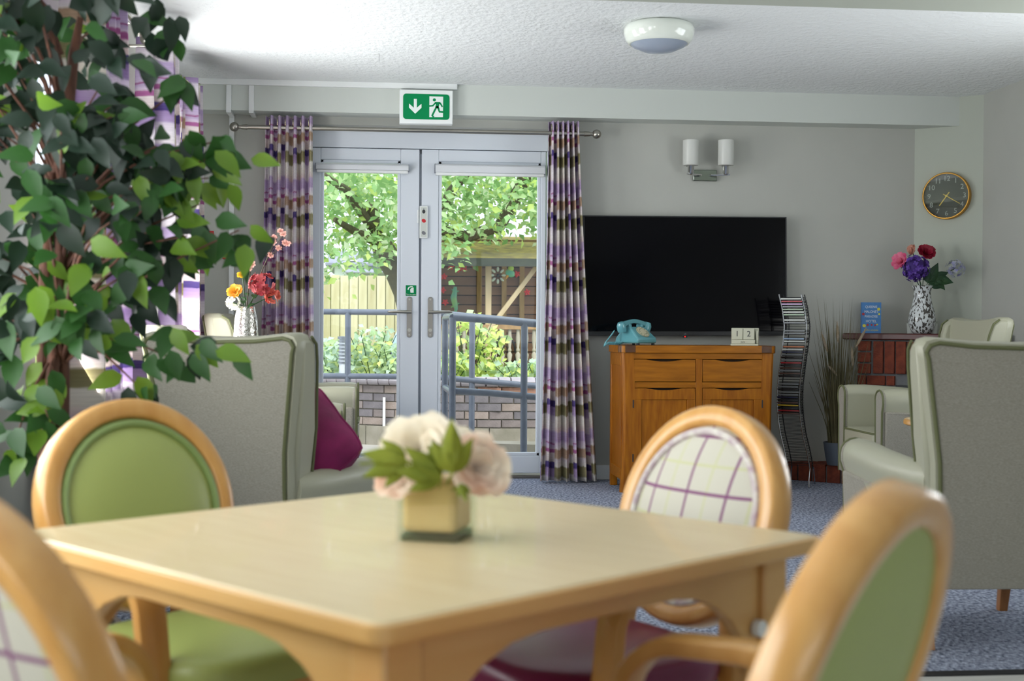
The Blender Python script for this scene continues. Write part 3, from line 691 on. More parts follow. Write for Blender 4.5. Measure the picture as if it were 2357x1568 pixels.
def curtain(label, c0, zt, zb, w_top, w_bot, amp, folds, rz, group, cat='curtain', shift=0, bot_shift=0):
    """cloth hangs from a rod along local X, folds in local Y, centre c0"""
    t = thing('curtain', label, cat, (c0[0], c0[1], zb), rz, group); H = zt-zb
    g = MB(); nu, nv = folds*14, 40; uv = []
    R = random.Random(int(shift*100)+folds); ph = [R.uniform(-.35, .35) for _ in range(folds+1)]; am = [R.uniform(.75, 1.15) for _ in range(folds+1)]
    def fn(u, v):
        k = u*folds; i = min(int(k), folds-1); f = k-i; a = am[i]*(1-f)+am[i+1]*f; p_ = ph[i]*(1-f)+ph[i+1]*f
        d = 1-v; w = w_top+(w_bot-w_top)*d**1.3
        s = sin(2*pi*k+p_*d*2)
        s2 = math.copysign(abs(s)**.8, s)
        x = (u-.5)*w+bot_shift*d+.012*sin(2*pi*k*2)*d
        y = amp*(.9+.25*d)*a*s2+.01*sin(3*v+u*9)*d
        return (x, y, v*H)
    g.grid(fn, nu, nv)
    me = g.mesh('cloth'); ul = me.uv_layers.new(name='UVMap'); cu = nu+1; cw = folds*.23
    for lp in me.loops:
        i = lp.vertex_index; ul.data[lp.index].uv = ((i % cu)/nu*cw+shift, (i//cu)/nv*H)
    me.materials.append(m_curtd if rz == 0 else m_curt); o = mo('cloth', me, t); md = o.modifiers.new('solid', 'SOLIDIFY'); md.thickness = .003
    for k in range(folds*2):
        u = (k+.5)/(folds*2); 
        if k % 2: continue
        e = MB(); x, y, z = fn((k/2+.5)/folds*.999+.0001, 1); 
        e.tube([(x, y+.026*cos(q*pi/8), H-.045+.026*sin(q*pi/8)) for q in range(16)], .005, 6, True); e.obj('eyelet', m_brass, t)
    return t
def rod(label, p0, p1, bracket_dir, z_wall):
    p0, p1 = V(p0), V(p1); d = (p1-p0).normalized(); t = thing('curtain_rod', label, 'curtain rod', p0)
    MB().cyl((0, 0, 0), p1-p0, .0145, n=16).obj('pole', m_steel, t)
    for q, s in ((V((0, 0, 0)), -1), (p1-p0, 1)):
        f = MB(); f.cyl(q-d*s*.01, q+d*s*.03, .019, .015); f.cyl(q+d*s*.03, q+d*s*.05, .011); f.ell(q+d*s*.075, (.031, .031, .031), 18, 12); f.obj('finial', m_steel, t)
    for f_ in (.06, .94):
        q = (p1-p0)*f_; b = MB(); b.cyl(q, q+V(bracket_dir), .008); b.cyl(q+V(bracket_dir)*.93, q+V(bracket_dir), .028); b.obj('bracket', m_steel, t)
YRD = YW-.165
ra, rb = atY(566, 293.5, YRD), atY(1348, 307.5, YRD); zr = (ra.z+rb.z)/2
rod('brushed steel curtain rod with ball ends above the garden door', (ra.x, YRD, zr), (rb.x, YRD, zr), (0, .165, 0), YW)
GC = 'striped purple door curtains'
def dcurt(label, x0t, x1t, x0b, x1b, yt, folds, shift):
    a, b, c, d = atY(x0t, 300, YRD).x, atY(x1t, 300, YRD).x, atY(x0b, 1050, YRD).x, atY(x1b, 1050, YRD).x
    curtain(label, ((a+b)/2, YRD), atY((x0t+x1t)/2, yt, YRD).z, .012, (b-a)*.96, (d-c)*.96, .05, folds, 0, GC, shift=shift, bot_shift=(c+d-a-b)/2)
dcurt('striped purple and cream curtain at the garden door, behind the silver vase', 610, 722, 590, 729, 268, 6, 0)
dcurt('striped purple and cream curtain at the garden door, next to the television', 1262, 1334, 1240, 1376, 280, 6, 3.1)
XRD = XL+.17
za = atX(343, 97, XRD).z; ya = atX(343, 97, XRD).y; ye = atX(425, 200, XRD).y+.35
rod('brushed steel curtain rod over the far left window', (XRD, ya, za), (XRD, ye, za), (-.17, 0, 0), XL)
rod('brushed steel curtain rod over the left window beside the potted tree', (XRD, 4.95, za), (XRD, 6.3, za), (-.17, 0, 0), XL)
GL = 'striped purple window curtains'
curtain('striped purple curtain at the left window, behind the potted tree trunk', (XRD, 5.38), za+.05, .35, .50, .62, .095, 5, radians(90), GL, shift=1.3)
curtain('shaded striped purple curtain at the end of the far window rod', (XRD, ya+.30), za+.05, .35, .42, .5, .095, 4, radians(90), GL, shift=2.2)
curtain('brightly backlit striped purple curtain in the corner by the garden door', (XRD, ye-.22), za+.05, .35, .36, .42, .08, 4, radians(90), GL, shift=5.4)

# ================================================================ signs and door gadgets
m_sgreen = mat('sign_green', '00834c', .5, spec=.15); m_swhite = mat('sign_white', 'e3ece8', .5)
m_sred = mat('sign_red', 'c01722', .4); m_ink = mat('ink_dark', '2a2c30', .5)
def flat(poly, y0, y1): return lambda: None
def sheet(poly, y, th=.0015):
    m = MB(); m.prism(poly, lambda x, z: (x, y, z), lambda x, z: (x, y-th, z)); return m
def stroke(pts, w):
    out = []; L = []; R = []
    for i, p in enumerate(pts):
        a = V(pts[max(0, i-1)]+(0,)); b = V(pts[min(len(pts)-1, i+1)]+(0,)); d = (b-a).normalized(); n = V((-d.y, d.x, 0)); ww = w[i] if isinstance(w, (list, tuple)) else w
        L.append((p[0]+n.x*ww/2, p[1]+n.y*ww/2)); R.append((p[0]-n.x*ww/2, p[1]-n.y*ww/2))
    return L+R[::-1]
def exit_sign():
    c = atY(981, 247, YB-.05); sc = (YB-.05)/FPX
    t = thing('exit_sign', 'green emergency exit sign with arrow and running figure above the garden door', 'sign', (c.x, YB-.05, c.z))
    w, h = 61*sc, 39*sc
    MB().bx(-w, w, -.02, .049, -h, h).obj('housing', m_white, t, bevel=.006)
    sheet(rrect(-53*sc, 53*sc, -29*sc, 29*sc, 7*sc, 5), -.021).obj('green_panel', m_sgreen, t)
    k = sc*180/2352   # crop pixels -> metres (sign centre in the crop about 1065, 880)
    def q(x, y): return ((x-1065)*k, (880-y)*k+((x-1065)*.0175)*k)
    sheet([q(*p) for p in ((692, 650), (780, 650), (780, 915), (920, 795), (920, 915), (735, 1090), (548, 910), (548, 785), (692, 915))], -.0235).obj('arrow', m_swhite, t)
    sheet([q(*p) for p in ((1155, 570), (1568, 580), (1562, 1190), (1155, 1190))], -.0235).obj('doorway', m_swhite, t)
    man = [[q(*p) for p in superell(1, 1, 2, 16)] for _ in ()]
    f = MB()
    def add(poly, y=-.0255): f.prism(poly, lambda x, z: (x, y+.001, z), lambda x, z: (x, y-.0006, z))
    add([q(1303+48*a, 678+48*b) for a, b in superell(1, 1, 2, 16)])
    add([q(*p) for p in ((1340, 735), (1470, 740), (1420, 940), (1330, 900), (1350, 830))])
    add([q(*p) for p in stroke([(1350, 750), (1255, 855), (1155, 862)], 46)]); add([q(*p) for p in stroke([(1450, 755), (1490, 790), (1545, 890)], 44)])
    add([q(*p) for p in stroke([(1375, 880), (1310, 1000), (1240, 1150), (1290, 1190)], 56)]); add([q(*p) for p in stroke([(1390, 860), (1430, 940), (1455, 1030), (1610, 1040)], 58)])
    f.obj('running_figure', m_sgreen, t)
exit_sign()
def door_alarm():
    c = atY(975, 512, YD-.02); sc = c.y/FPX
    t = thing('door_alarm', 'slim white door alarm with red and grey buttons on the meeting stile', 'alarm', (c.x, YD-.021, c.z))
    MB().bx(-9.5*sc, 9.5*sc, -.025, 0, -37*sc, 37*sc).obj('case', m_white, t, bevel=.004)
    MB().bx(-7*sc, 7*sc, -.0265, -.024, -34*sc, 34*sc).obj('face_plate', mat('alarm_face', 'c9cdc6', .5), t, smooth=False)
    def el(x, z, rx, rz, name, m, a=0):
        sheet([(x*sc+(rx*p*cos(a)-rz*q*sin(a))*sc, z*sc+(rx*p*sin(a)+rz*q*cos(a))*sc) for p, q in superell(1, 1, 2, 18)], -.0265).obj(name, m, t)
    el(0, 24, 3.6, 4.5, 'speaker', m_ink); el(0, 30, 1.2, 1.4, 'lamp', m_gasket); el(0, 3, 5, 4.2, 'red_button', m_sred, -.6); el(0, -25, 5, 4, 'grey_button', mat('alarm_grey', '73747a', .5), -.6)
    MB().bx(-15*sc, -11*sc, -.014, 0, -2*sc, 28*sc).obj('magnet', m_white, t, bevel=.002)
door_alarm()
def stickers():
    c = atY(946, 669, YD-.022); sc = c.y/FPX
    t = thing('sticker', 'small green sticker with a turning hand above the door handle', 'sign', (c.x, YD-.0215, c.z))
    sheet([(-12*sc, -12*sc), (12*sc, -12*sc), (12*sc, 12*sc), (-12*sc, 12*sc)], 0).obj('label', m_sgreen, t)
    f = MB(); f.prism([(-1*sc, -5*sc), (6*sc, -5*sc), (6*sc, 7*sc), (1*sc, 6*sc), (-2*sc, 2*sc)], lambda x, z: (x, -.0015, z), lambda x, z: (x, -.0025, z))
    f.prism(stroke([(-7*sc, 2*sc), (-5*sc, 7*sc), (0, 9*sc), (4*sc, 8.5*sc)], 2.6*sc), lambda x, z: (x, -.0015, z), lambda x, z: (x, -.0025, z)); f.obj('hand', m_swhite, t)
    text('Turn to open', 4.2*sc, 'words', m_swhite, t, (0, -.0022, -9*sc), (radians(90), 0, 0), .0002, sx=.95)
    # fire signs on the back wall
    c = atY(478, 544, YW); sc = YW/FPX
    t = thing('fire_sign', 'red fire extinguisher sign on the wall behind the potted tree', 'sign', (c.x, YW-.003, c.z))
    sheet([(-17*sc, -12*sc), (14*sc, -12*sc), (14*sc, 12*sc), (-17*sc, 12*sc)], 0, .002).obj('panel', m_sred, t)
    f = MB(); f.prism(rrect(-12*sc, 0, -9*sc, 9*sc, 3*sc), lambda x, z: (x, -.002, z), lambda x, z: (x, -.003, z)); f.obj('pictogram', m_swhite, t)
    text('Fire', 11*sc, 'words', m_swhite, t, (7*sc, -.003, 0), (radians(90), 0, 0), .0003, sx=.55)
    c = atY(523, 588, YW)
    t = thing('fire_call_point', 'red and white fire call point on the wall beside the silver vase', 'alarm', (c.x, YW, c.z))
    MB().bx(-9*sc, 9*sc, -.045, 0, -9*sc, 12*sc).obj('box', m_sred, t, bevel=.004)
    MB().bx(-7*sc, 7*sc, -.048, -.044, -5*sc, 5*sc).obj('glass_plate', m_swhite, t, smooth=False)
    MB().cyl((0, -.0475, 0), (0, -.05, 0), 2*sc).obj('dot', m_ink, t)
stickers()

# ================================================================ television, lamps, clock
def television():
    Yt = YW-.085; a, b = atY(1343, 497, Yt), atY(1811, 500, Yt); zb = atY(1560, 773, Yt).z; zt = atY(1577, 498, Yt).z; w = (b.x-a.x)/2; h = (zt-zb)/2
    t = thing('television', 'large black flat television on the wall above the oak sideboard', 'television', ((a.x+b.x)/2, Yt, (zt+zb)/2)); t.rotation_euler = (radians(-1.5), radians(-.35), 0)
    mb = mat('tv_bezel', '16171a', .35); ms = mat('tv_screen', '040408', .09, spec=.16)
    MB().bx(-w*.8, w*.8, .012, .055, -h*.7, h*.7).obj('rear_housing', mb, t, bevel=.01)
    MB().bx(-w, w, -.012, .02, -h, h).obj('panel', ms, t, smooth=False)
    e = .009; f = MB(); f.bx(-w, w, -.017, -.012, h-e, h); f.bx(-w, -w+e, -.017, -.012, -h+.03, h-e); f.bx(w-e, w, -.017, -.012, -h+.03, h-e); f.bx(-w, w, -.018, -.012, -h, -h+.03)
    f.obj('bezel', mb, t, smooth=False, bevel=.002)
    sc = Yt/FPX; lx = atY(1574, 765, Yt).x-(a.x+b.x)/2
    MB().bx(lx-.018, lx+.018, -.018, -.008, -h-.012, -h+.004).obj('sensor', mb, t, bevel=.003)
    MB().ell((lx, -.018, -h-.006), (.004, .003, .004), 8, 6).obj('standby_light', mat('red_led', 'ff1010', .4, emit=3), t)
    text('LG', .014, 'maker_mark', m_gasket, t, (lx, -.0186, -h+.012), (radians(90), 0, 0), .0003)
television()
def wall_lamp():
    sc = YW/FPX; c = atY(1621, 405, YW); t = thing('wall_lamp', 'twin wall lamp with white glass cylinder shades and chrome arms above the television', 'wall lamp', (c.x, YW, c.z))
    ms = mat('opal_glass', 'e8e9e4', .35, trans=.3)
    MB().bx(-28*sc, 28*sc, -.03, 0, -13*sc, 13*sc).obj('back_plate', mat('mirror_chrome', '8f968e', .12, 1), t, bevel=.004)
    for s, px in ((-1, 1589), (1, 1670)):
        x = atY(px, 380, YW-.09).x-c.x; y = -.10; zb = atY(px, 381, YW-.1).z-c.z; zt = atY(px, 323, YW-.1).z-c.z; r = 18.5*sc
        MB().tube([(s*10*sc, -.03, 0), (s*12*sc, -.06, 0), (x, y, -.002), (x+s*9*sc, y-.01, 0)], .006, 8).obj('arm', m_chrome, t)
        MB().lathe([(0, -.004), (.011, -.004), (.022, .01), (.022, .055), (.026, .06), (.034, zb-.004), (.03, zb+.002), (0, zb+.002)], 20, (x, y, 0)).obj('lamp_holder', m_chrome, t)
        MB().lathe([(.03, zb), (r-.004, zb), (r, zb+.006), (r, zt), (r-.004, zt), (r-.004, zb+.008), (.03, zb+.006)], 32, (x, y, 0)).obj('shade', ms, t, ang=50)
wall_lamp()
def wall_clock():
    u = (CB-CA).normalized(); c0 = ray(2181, 452); n = V((u.y, -u.x, 0))
    if n.y > 0: n = -n
    k = (CA-CC).dot(n)/c0.dot(n); c = CC+c0*k; R = 56*c.y/FPX
    t = thing('wall_clock', 'round wall clock with dark face, pale numerals and gold rim on the corner wall', 'clock', c, math.atan2(-n.x*-1, -n.y) if False else math.atan2(n.x, -n.y))
    Mx = RX(radians(90))
    mg = mat('gold_rim', 'b8893c', .3, .8); mf = mat('clock_face', '3d4034', .35, var='34382e', vscale=6)
    MB().lathe([(R-.012, 0), (R, 0), (R, .045), (R-.004, .05), (R-.010, .05), (R-.012, .02)], 48, M=Mx).obj('rim', mg, t)
    MB().lathe([(0, 0), (R-.008, 0), (R-.008, .022), (0, .022)], 48, M=Mx).obj('dial', mf, t)
    mn = mat('pale_numeral', 'cdd1cb', .5)
    for i in range(1, 13):
        a = radians(90-30*i); text(str(i), R*.30, 'numeral', mn, t, (R*.74*cos(a), -.0235, R*.74*sin(a)), (radians(90), 0, 0), .0005)
        MB().box((R*.92*cos(a), -.0235, R*.92*sin(a)), (R*.05, .002, R*.018), RY(-a)).obj('tick', mn, t, smooth=False)
    my = mat('brass_hand', 'd0b357', .3, .7)
    for L, tail, ang, wd, y in ((.50, .2, 90-30*7.2, .045, -.028), (.66, .16, 90-30*4.05, .035, -.031)):
        a = radians(ang); d = V((cos(a), 0, sin(a))); MB().tube([d*-tail*R+V((0, y, 0)), d*L*R+V((0, y, 0))], 1, 8, flat=(wd*R, .002), up=(0, 1, 0)).obj('hand', my, t)
    MB().cyl((0, -.022, 0), (0, -.034, 0), R*.05).obj('hub', my, t)
    MB().lathe([(0, .046), (R-.010, .046), (R-.010, .048), (0, .048)], 40, M=Mx).obj('cover_glass', glass('clock_glass', 'f2f4f2', .07), t)
wall_clock()
def ceiling_light():
    c = atZ(1517, 56, ZC); R = 83*c.y/FPX; t = thing('ceiling_light', 'round white bulkhead light with frosted lens on the stippled ceiling', 'ceiling light', c)
    mw = mat('bulkhead_white', 'e6ebe2', .12, coat=.6)
    MB().lathe([(R*.86, 0), (R*.96, -.012), (R, -.035), (R*.985, -.055), (R*.93, -.085), (R*.84, -.105), (R*.80, -.105), (R*.78, -.06), (R*.78, 0)], 56).obj('rim', mw, t, ang=80)
    MB().lathe([(R*.82, -.10), (R*.72, -.118), (R*.45, -.140), (R*.2, -.149), (.001, -.151), (.001, -.06), (R*.8, -.06)], 48).obj('lens', mat('frosted_lens', '9aa4b4', .2), t, ang=80)
ceiling_light()

# ================================================================ oak sideboard
m_oak = mat('honey_oak', 'ad6a10', .36, var='8f500a', vscale=5, stretch=(9, 9, 1.1), spec=.3)
m_oakh = mat('honey_oak_horizontal', 'ad6a10', .36, var='91560a', vscale=5, stretch=(1.1, 9, 9), spec=.3)
m_oakd = mat('dark_oak_block', '5f3818', .4, var='4a2a10', vscale=14)
m_shadow = mat('cabinet_inside_shade', '2a1a08', .8)  # near-black brown: shade behind the drawer and door gaps put into the colour
SBF, SBB = 8.28, 8.72
sa, sb = atY(1430, 850, SBF).x, atY(1783, 850, SBF).x; szt = atY(1600, 796, SBF).z
def sideboard():
    w = (sb-sa)/2; cx = (sa+sb)/2; t = thing('sideboard', 'honey oak sideboard with two drawers and two panelled doors under the television', 'sideboard', (cx, SBF, 0)); D = SBB-SBF
    def zp(py): return atY(1600, py, SBF).z
    tp = MB(); tp.prism(rrect(-w-.012, w+.012, -.012, D, .045, 6), lambda x, y: (x, y, szt-.048), lambda x, y: (x, y, szt)); T = tp.obj('top', m_oakh, t, bevel=.004)
    for s in (-1, 1): MB().prism([(s*(w-.09), -.0135), (s*(w-.028), -.0135), (s*(w+.004), .004), (s*(w+.0135), .03), (s*(w+.0135), .045), (s*(w-.09), .045)], lambda x, y: (x, y, szt-.046), lambda x, y: (x, y, szt+.0008)).obj('corner_block', m_oakd, T, bevel=.004)
    # corner posts, slightly bowed inwards at mid height like the photo
    for s in (-1, 1):
        p = MB(); vs = []; n = 9; pw = .075
        for k in range(n):
            z = (szt-.048)*k/(n-1); b = .012*sin(pi*k/(n-1)); o = w-b-(.004 if k else 0)
            vs += [(s*(o-pw), 0, z), (s*(o-.014), 0, z), (s*o, .014, z), (s*o, .05, z), (s*(o-pw), .05, z)]
        p.add(vs, [(j*5+i, j*5+(i+1) % 5, (j+1)*5+(i+1) % 5, (j+1)*5+i) for j in range(n-1) for i in range(5)]+[(0, 1, 2, 3, 4), tuple((n-1)*5+i for i in range(5))])
        p.obj('front_post', m_oak, t, ang=30)
        MB().bx(s*w-s*.05, s*w-s*.004, D-.055, D-.01, 0, szt-.048).obj('rear_post', m_oak, t, bevel=.004)
        sp = MB(); sp.bx(s*w-s*.026, s*w-s*.012, .05, D-.055, .11, szt-.13); sp.obj('side_panel', m_oak, t, smooth=False)
        MB().bx(s*w-s*.03, s*w-s*.004, .05, D-.055, szt-.13, szt-.048).obj('side_rail', m_oakh, t, bevel=.003); MB().bx(s*w-s*.03, s*w-s*.004, .05, D-.055, .08, .15).obj('side_rail', m_oakh, t, bevel=.003)
    xi = w-.078
    z_dt, z_db, z_ot, z_ob = zp(827), zp(880), zp(893), .10
    xm0, xm1 = atY(1602, 850, SBF).x-cx, atY(1617, 850, SBF).x-cx
    for q0, q1 in ((z_dt, szt-.048), (z_ot, z_db), (.05, z_ob)): MB().bx(-xi, xi, .004, .03, q0, q1).obj('rail', m_oakh, t, bevel=.002)
    MB().bx(xm0, xm1, .003, .03, z_ob, z_dt).obj('centre_stile', m_oak, t, bevel=.002)
    MB().bx(-xi, xi, .035, D-.02, .06, szt-.06).obj('carcass', m_shadow, t, smooth=False)
    def pull(x0, x1, zt):  # front outline with a scooped finger pull in the top edge
        c = (x0+x1)/2; hw_ = (x1-x0)*.29
        return [(x0, zt)]+[(c+hw_*q, zt-.013*(1-(q*q)**1.0)) for q in [i/6-1 for i in range(13)]]+[(x1, zt)]
    for s, x0, x1 in ((0, -xi+.003, xm0-.003), (1, xm1+.003, xi-.003)):
        pl_ = [(x0, z_db+.003)]+pull(x0, x1, z_dt-.003)+[(x1, z_db+.003)]
        d = MB(); d.prism(pl_, lambda x, z: (x, .001, z), lambda x, z: (x, .03, z)); d.obj('drawer', m_oakh, t, bevel=.002, ang=30)
        fr = .052; dz = z_ot-.003
        d = MB(); d.prism([(x0, dz-fr-.02)]+pull(x0, x1, dz)+[(x1, dz-fr-.02)], lambda x, z: (x, .001, z), lambda x, z: (x, .03, z))
        d.bx(x0, x0+fr, .001, .03, z_ob+.003, dz-fr-.02); d.bx(x1-fr, x1, .001, .03, z_ob+.003, dz-fr-.02); d.bx(x0+fr, x1-fr, .001, .03, z_ob+.003, z_ob+fr)
        Dr = d.obj('door', m_oak, t, bevel=.002, ang=30)
        MB().bx(x0+fr, x1-fr, .010, .028, z_ob+fr, dz-fr-.02).obj('door_panel', m_oak, Dr, smooth=False, bevel=.003)
        hx = x0-.002 if s == 0 else x1+.002
        for hz in (dz-.10, z_ob+.12): MB().cyl((hx, .0, hz-.025), (hx, .0, hz+.025), .004, n=8).obj('hinge', m_ink, Dr)
sideboard()
def telephone():
    m = mat('teal_plastic', '5f9fa8', .22, coat=.4); mdk = mat('dial_plastic', 'cfc8ab', .3); c = atY(1462, 792, SBF+.16)
    t = thing('telephone', 'retro teal rotary telephone with coiled cord on the sideboard', 'telephone', (c.x, SBF+.16, szt), radians(36))
    # body: wedge, front is -Y
    b = MB(); prof = [(-.105, .012), (-.108, .045), (-.02, .118), (.035, .118), (.09, .05), (.10, .012)]
    b.prism(prof, lambda y, z: (-.09+.018*max(0, (z-.045))/.073, y, z), lambda y, z: (.09-.018*max(0, (z-.045))/.073, y, z)); b.obj('body', m, t, bevel=.010, ang=30)
    for x in (-.07, .07):
        for y in (-.09, .08): MB().cyl((x, y, 0), (x, y, .014), .010).obj('foot', m_black, t)
    nd = V((0, -.073, .088)).normalized(); q = V((0, 0, 1)).rotation_difference(nd).to_matrix(); dc = V((0, -.064, .0835))
    MB().lathe([(0, 0), (.048, 0), (.048, .006), (0, .006)], 30, dc, q).obj('dial_ring', mat('dial_clear', 'a9ac94', .15), t)
    fh = MB()
    for k in range(10):
        a = radians(20+k*30); fh.lathe([(0, 0), (.0075, 0), (.0075, .0075), (0, .0075)], 10, dc+q @ V((.036*cos(a), .036*sin(a), 0)), q)
    fh.obj('finger_holes', mdk, t)
    MB().lathe([(0, 0), (.022, 0), (.022, .009), (0, .009)], 20, dc, q).obj('dial_centre', mdk, t)
    for x in (-.055, .055): MB().bx(x-.012, x+.012, -.012, .035, .112, .135).obj('cradle', m, t, bevel=.005)
    h = thing('handset', 'teal telephone handset resting on the rotary telephone', 'handset', (c.x, SBF+.16, szt), radians(36))
    hs = MB(); pts = [(-.115+.23*k/10, .012, .128+.026*sin(pi*k/10)) for k in range(11)]
    hs.tube(pts, [1.15, 1.1, 1, .95, .95, .95, .95, .95, 1, 1.1, 1.15], 12, flat=(.032, .028)); hs.obj('grip', m, h)
    for s in (-1, 1): MB().lathe([(0, -.012), (.028, -.012), (.031, 0), (.030, .028), (.02, .048), (0, .05)], 22, (s*.112, .012, .100), RX(radians(6)) @ RY(s*.35)).obj('earpiece', m, h)
    # coiled cord hanging over the edge on the left
    cd = thing('coiled_cable', 'coiled teal cord looping from the handset to the telephone', 'cable', (c.x, SBF+.16, szt), 0)
    def wp(px, py, Y): p = atY(px, py, Y); return p-V((c.x, SBF+.16, szt))
    ctrl = [wp(1413, 763, 8.42), wp(1403, 777, 8.40), wp(1394, 788, 8.38), wp(1392, 795, 8.32), V((wp(1402, 797, 8.3).x, -.10, .012)), V((wp(1420, 797, 8.3).x, -.09, .011)), V((wp(1440, 796, 8.3).x, -.02, .012))]
    fine = []
    for i in range(len(ctrl)-1):
        for k in range(30): fine.append(ctrl[i].lerp(ctrl[i+1], k/30))
    co = []
    for i, p in enumerate(fine): co.append(p+V((.0, .008*cos(i*1.25), .008*sin(i*1.25)))+V((.006*sin(i*1.25), 0, 0)))
    MB().tube(co, .0034, 6).obj('coil', m, cd)
telephone()
def calendar():
    sc = SBF/FPX; c = atY(1714, 790, SBF+.10); t = thing('block_calendar', 'pale wooden block calendar showing 12 on the sideboard', 'calendar', (c.x, SBF+.10, szt), radians(-20))
    mc = mat('cream_block', 'c3c4b0', .6); w = .088
    MB().bx(-w, w, -.035, .04, 0, .012).obj('base', mc, t, bevel=.003)
    MB().bx(-w, w, .026, .04, .012, .115).obj('back_board', mc, t, bevel=.004)
    MB().bx(w-.014, w, -.02, .026, .012, .10).obj('end_board', mc, t, bevel=.006)
    MB().bx(-w+.006, w-.02, -.033, -.010, .013, .038).obj('month_block', mc, t, bevel=.002)
    text('June', .016, 'month_word', m_ink, t, (-.008, -.0335, .0255), (radians(90), 0, 0), .0003)
    for i, d in enumerate('12'):
        x = -w+.006+.036+i*.074
        b = MB().bx(x-.0355, x+.0355, -.028, .024, .040, .111).obj('number_cube', mc, t, bevel=.003)
        text(d, .052, 'numeral', m_ink, b, (x, -.0286, .0755), (radians(90), 0, 0), .0004)
    text('0', .03, 'numeral', m_ink, t, (w+.0006, .0, .075), (radians(90), 0, radians(90)), .0004)
calendar()

# ================================================================ wavy CD rack and its discs
def cd_rack():
    Yc = 8.62; b = atY(1826, 1100, Yc); zt = atY(1826, 678, Yc).z; a = radians(-30)
    t = thing('cd_rack', 'tall wavy wire rack full of CD cases beside the sideboard', 'rack', (b.x, Yc, 0), a)
    def wav(z): # lateral shift of the wave (metres) from the picture
        k = [(0, .06), (.14, .045), (.22, .03), (.34, .0), (.45, -.018), (.56, -.026), (.68, -.022), (.80, -.008), (.95, .012), (1.06, .02), (1.18, .004), (1.32, -.03)]
        for (z0, v0), (z1, v1) in zip(k, k[1:]):
            if z <= z1: return v0+(v1-v0)*(z-z0)/(z1-z0)
        return k[-1][1]
    m_rod = mat('rack_silver', 'b9bcc0', .25, 1); m_wire = mat('rack_wire', '2a2b2f', .4, .6)
    w, d = .074, .06
    for x, y in ((-w, -d), (w, -d), (w-.004, d), (-w+.004, d)):
        zs = [.11+(zt-.11)*k/40 for k in range(41)]
        MB().tube([(x+wav(z), y, z) for z in zs]+[], .0045 if y < 0 else .0035, 8).obj('upright', m_rod if y < 0 else m_wire, t)
    for s in (-1, 1): MB().tube([(s*w+wav(.11), -d, .12), (s*w+wav(0)*.8, -d-.03, .05), (s*w*1.1+.05, -d-.07, .004)], .0045, 8).obj('foot', m_rod, t); MB().tube([(s*w+wav(.11), d, .12), (s*w*1.1+.04, d+.05, .004)], .0045, 8).obj('foot', m_rod, t)
    n = 64; slots = [.14+(zt-.02-.14)*k/(n-1) for k in range(n)]
    wr = MB()
    for z in slots:
        o = wav(z); wr.tube([(-w+o, -d, z), (w+o, -d, z)], .0016, 5); wr.tube([(-w+o, d, z), (w+o, d, z)], .0016, 5); wr.tube([(w+o, -d, z), (w+o, d+.015, z+.001)], .0016, 5); wr.tube([(-w+o, -d, z), (-w+o, d+.015, z)], .0016, 5)
    stuff(wr.obj('wire_rungs', m_wire, t))
    cols = {'red': 'a3242c', 'white': 'c9ccc8', 'black': '1d1d22', 'grey': '7e8286', 'pale blue': '8fa7c4', 'orange': 'b5673a', 'yellow': 'c9a92a', 'dark blue': '232848', 'brown': '5a4038', 'lilac': 'b79ac0', 'pale green': '9db59a'}
    ms = {k: mat('cd_'+k.replace(' ', '_'), v, .25) for k, v in cols.items()}
    m_case = mat('cd_case_plastic', '3b3d41', .2)
    prot = MB().bx(-.070, .070, -.062, .062, 0, .0085).mesh('case', False)
    tops = ['white', 'red', 'lilac', 'grey', 'pale green', 'white', 'pale green', None, 'white', 'grey', None, None, 'grey', 'grey', None, 'pale blue', 'white', None, 'orange', 'white', 'dark blue', 'grey', 'black', 'grey', 'red', 'black', 'brown', 'grey', 'brown', 'black', None, None, 'grey', 'grey', 'black', 'grey', 'grey', 'dark blue', 'black', 'brown', 'yellow', 'black', 'red', 'brown']
    cm = {}
    for i, k in enumerate(tops):
        if k is None: continue
        z = slots[n-2-i]+.0025; o = wav(z); j = rnd.uniform(-.006, .006)
        p = V((b.x, Yc, z))+RZ(a) @ V((o, -.012+j, 0))
        th = thing('cd_case', 'slim %s-spined CD case in the wavy wire rack' % k, 'CD', p, a+rnd.uniform(-.04, .04), 'CD cases in the wavy rack')
        if k not in cm:
            me = MB().bx(-.068, .068, -.064, -.055, .0006, .0095).mesh('spine', False); me.materials.append(ms[k])
            m2 = MB().bx(-.070, .070, -.0545, .066, 0, .010).mesh('case', False); m2.materials.append(m_case); cm[k] = (me, m2)
        mo('spine', cm[k][0], th); mo('case', cm[k][1], th)
cd_rack()

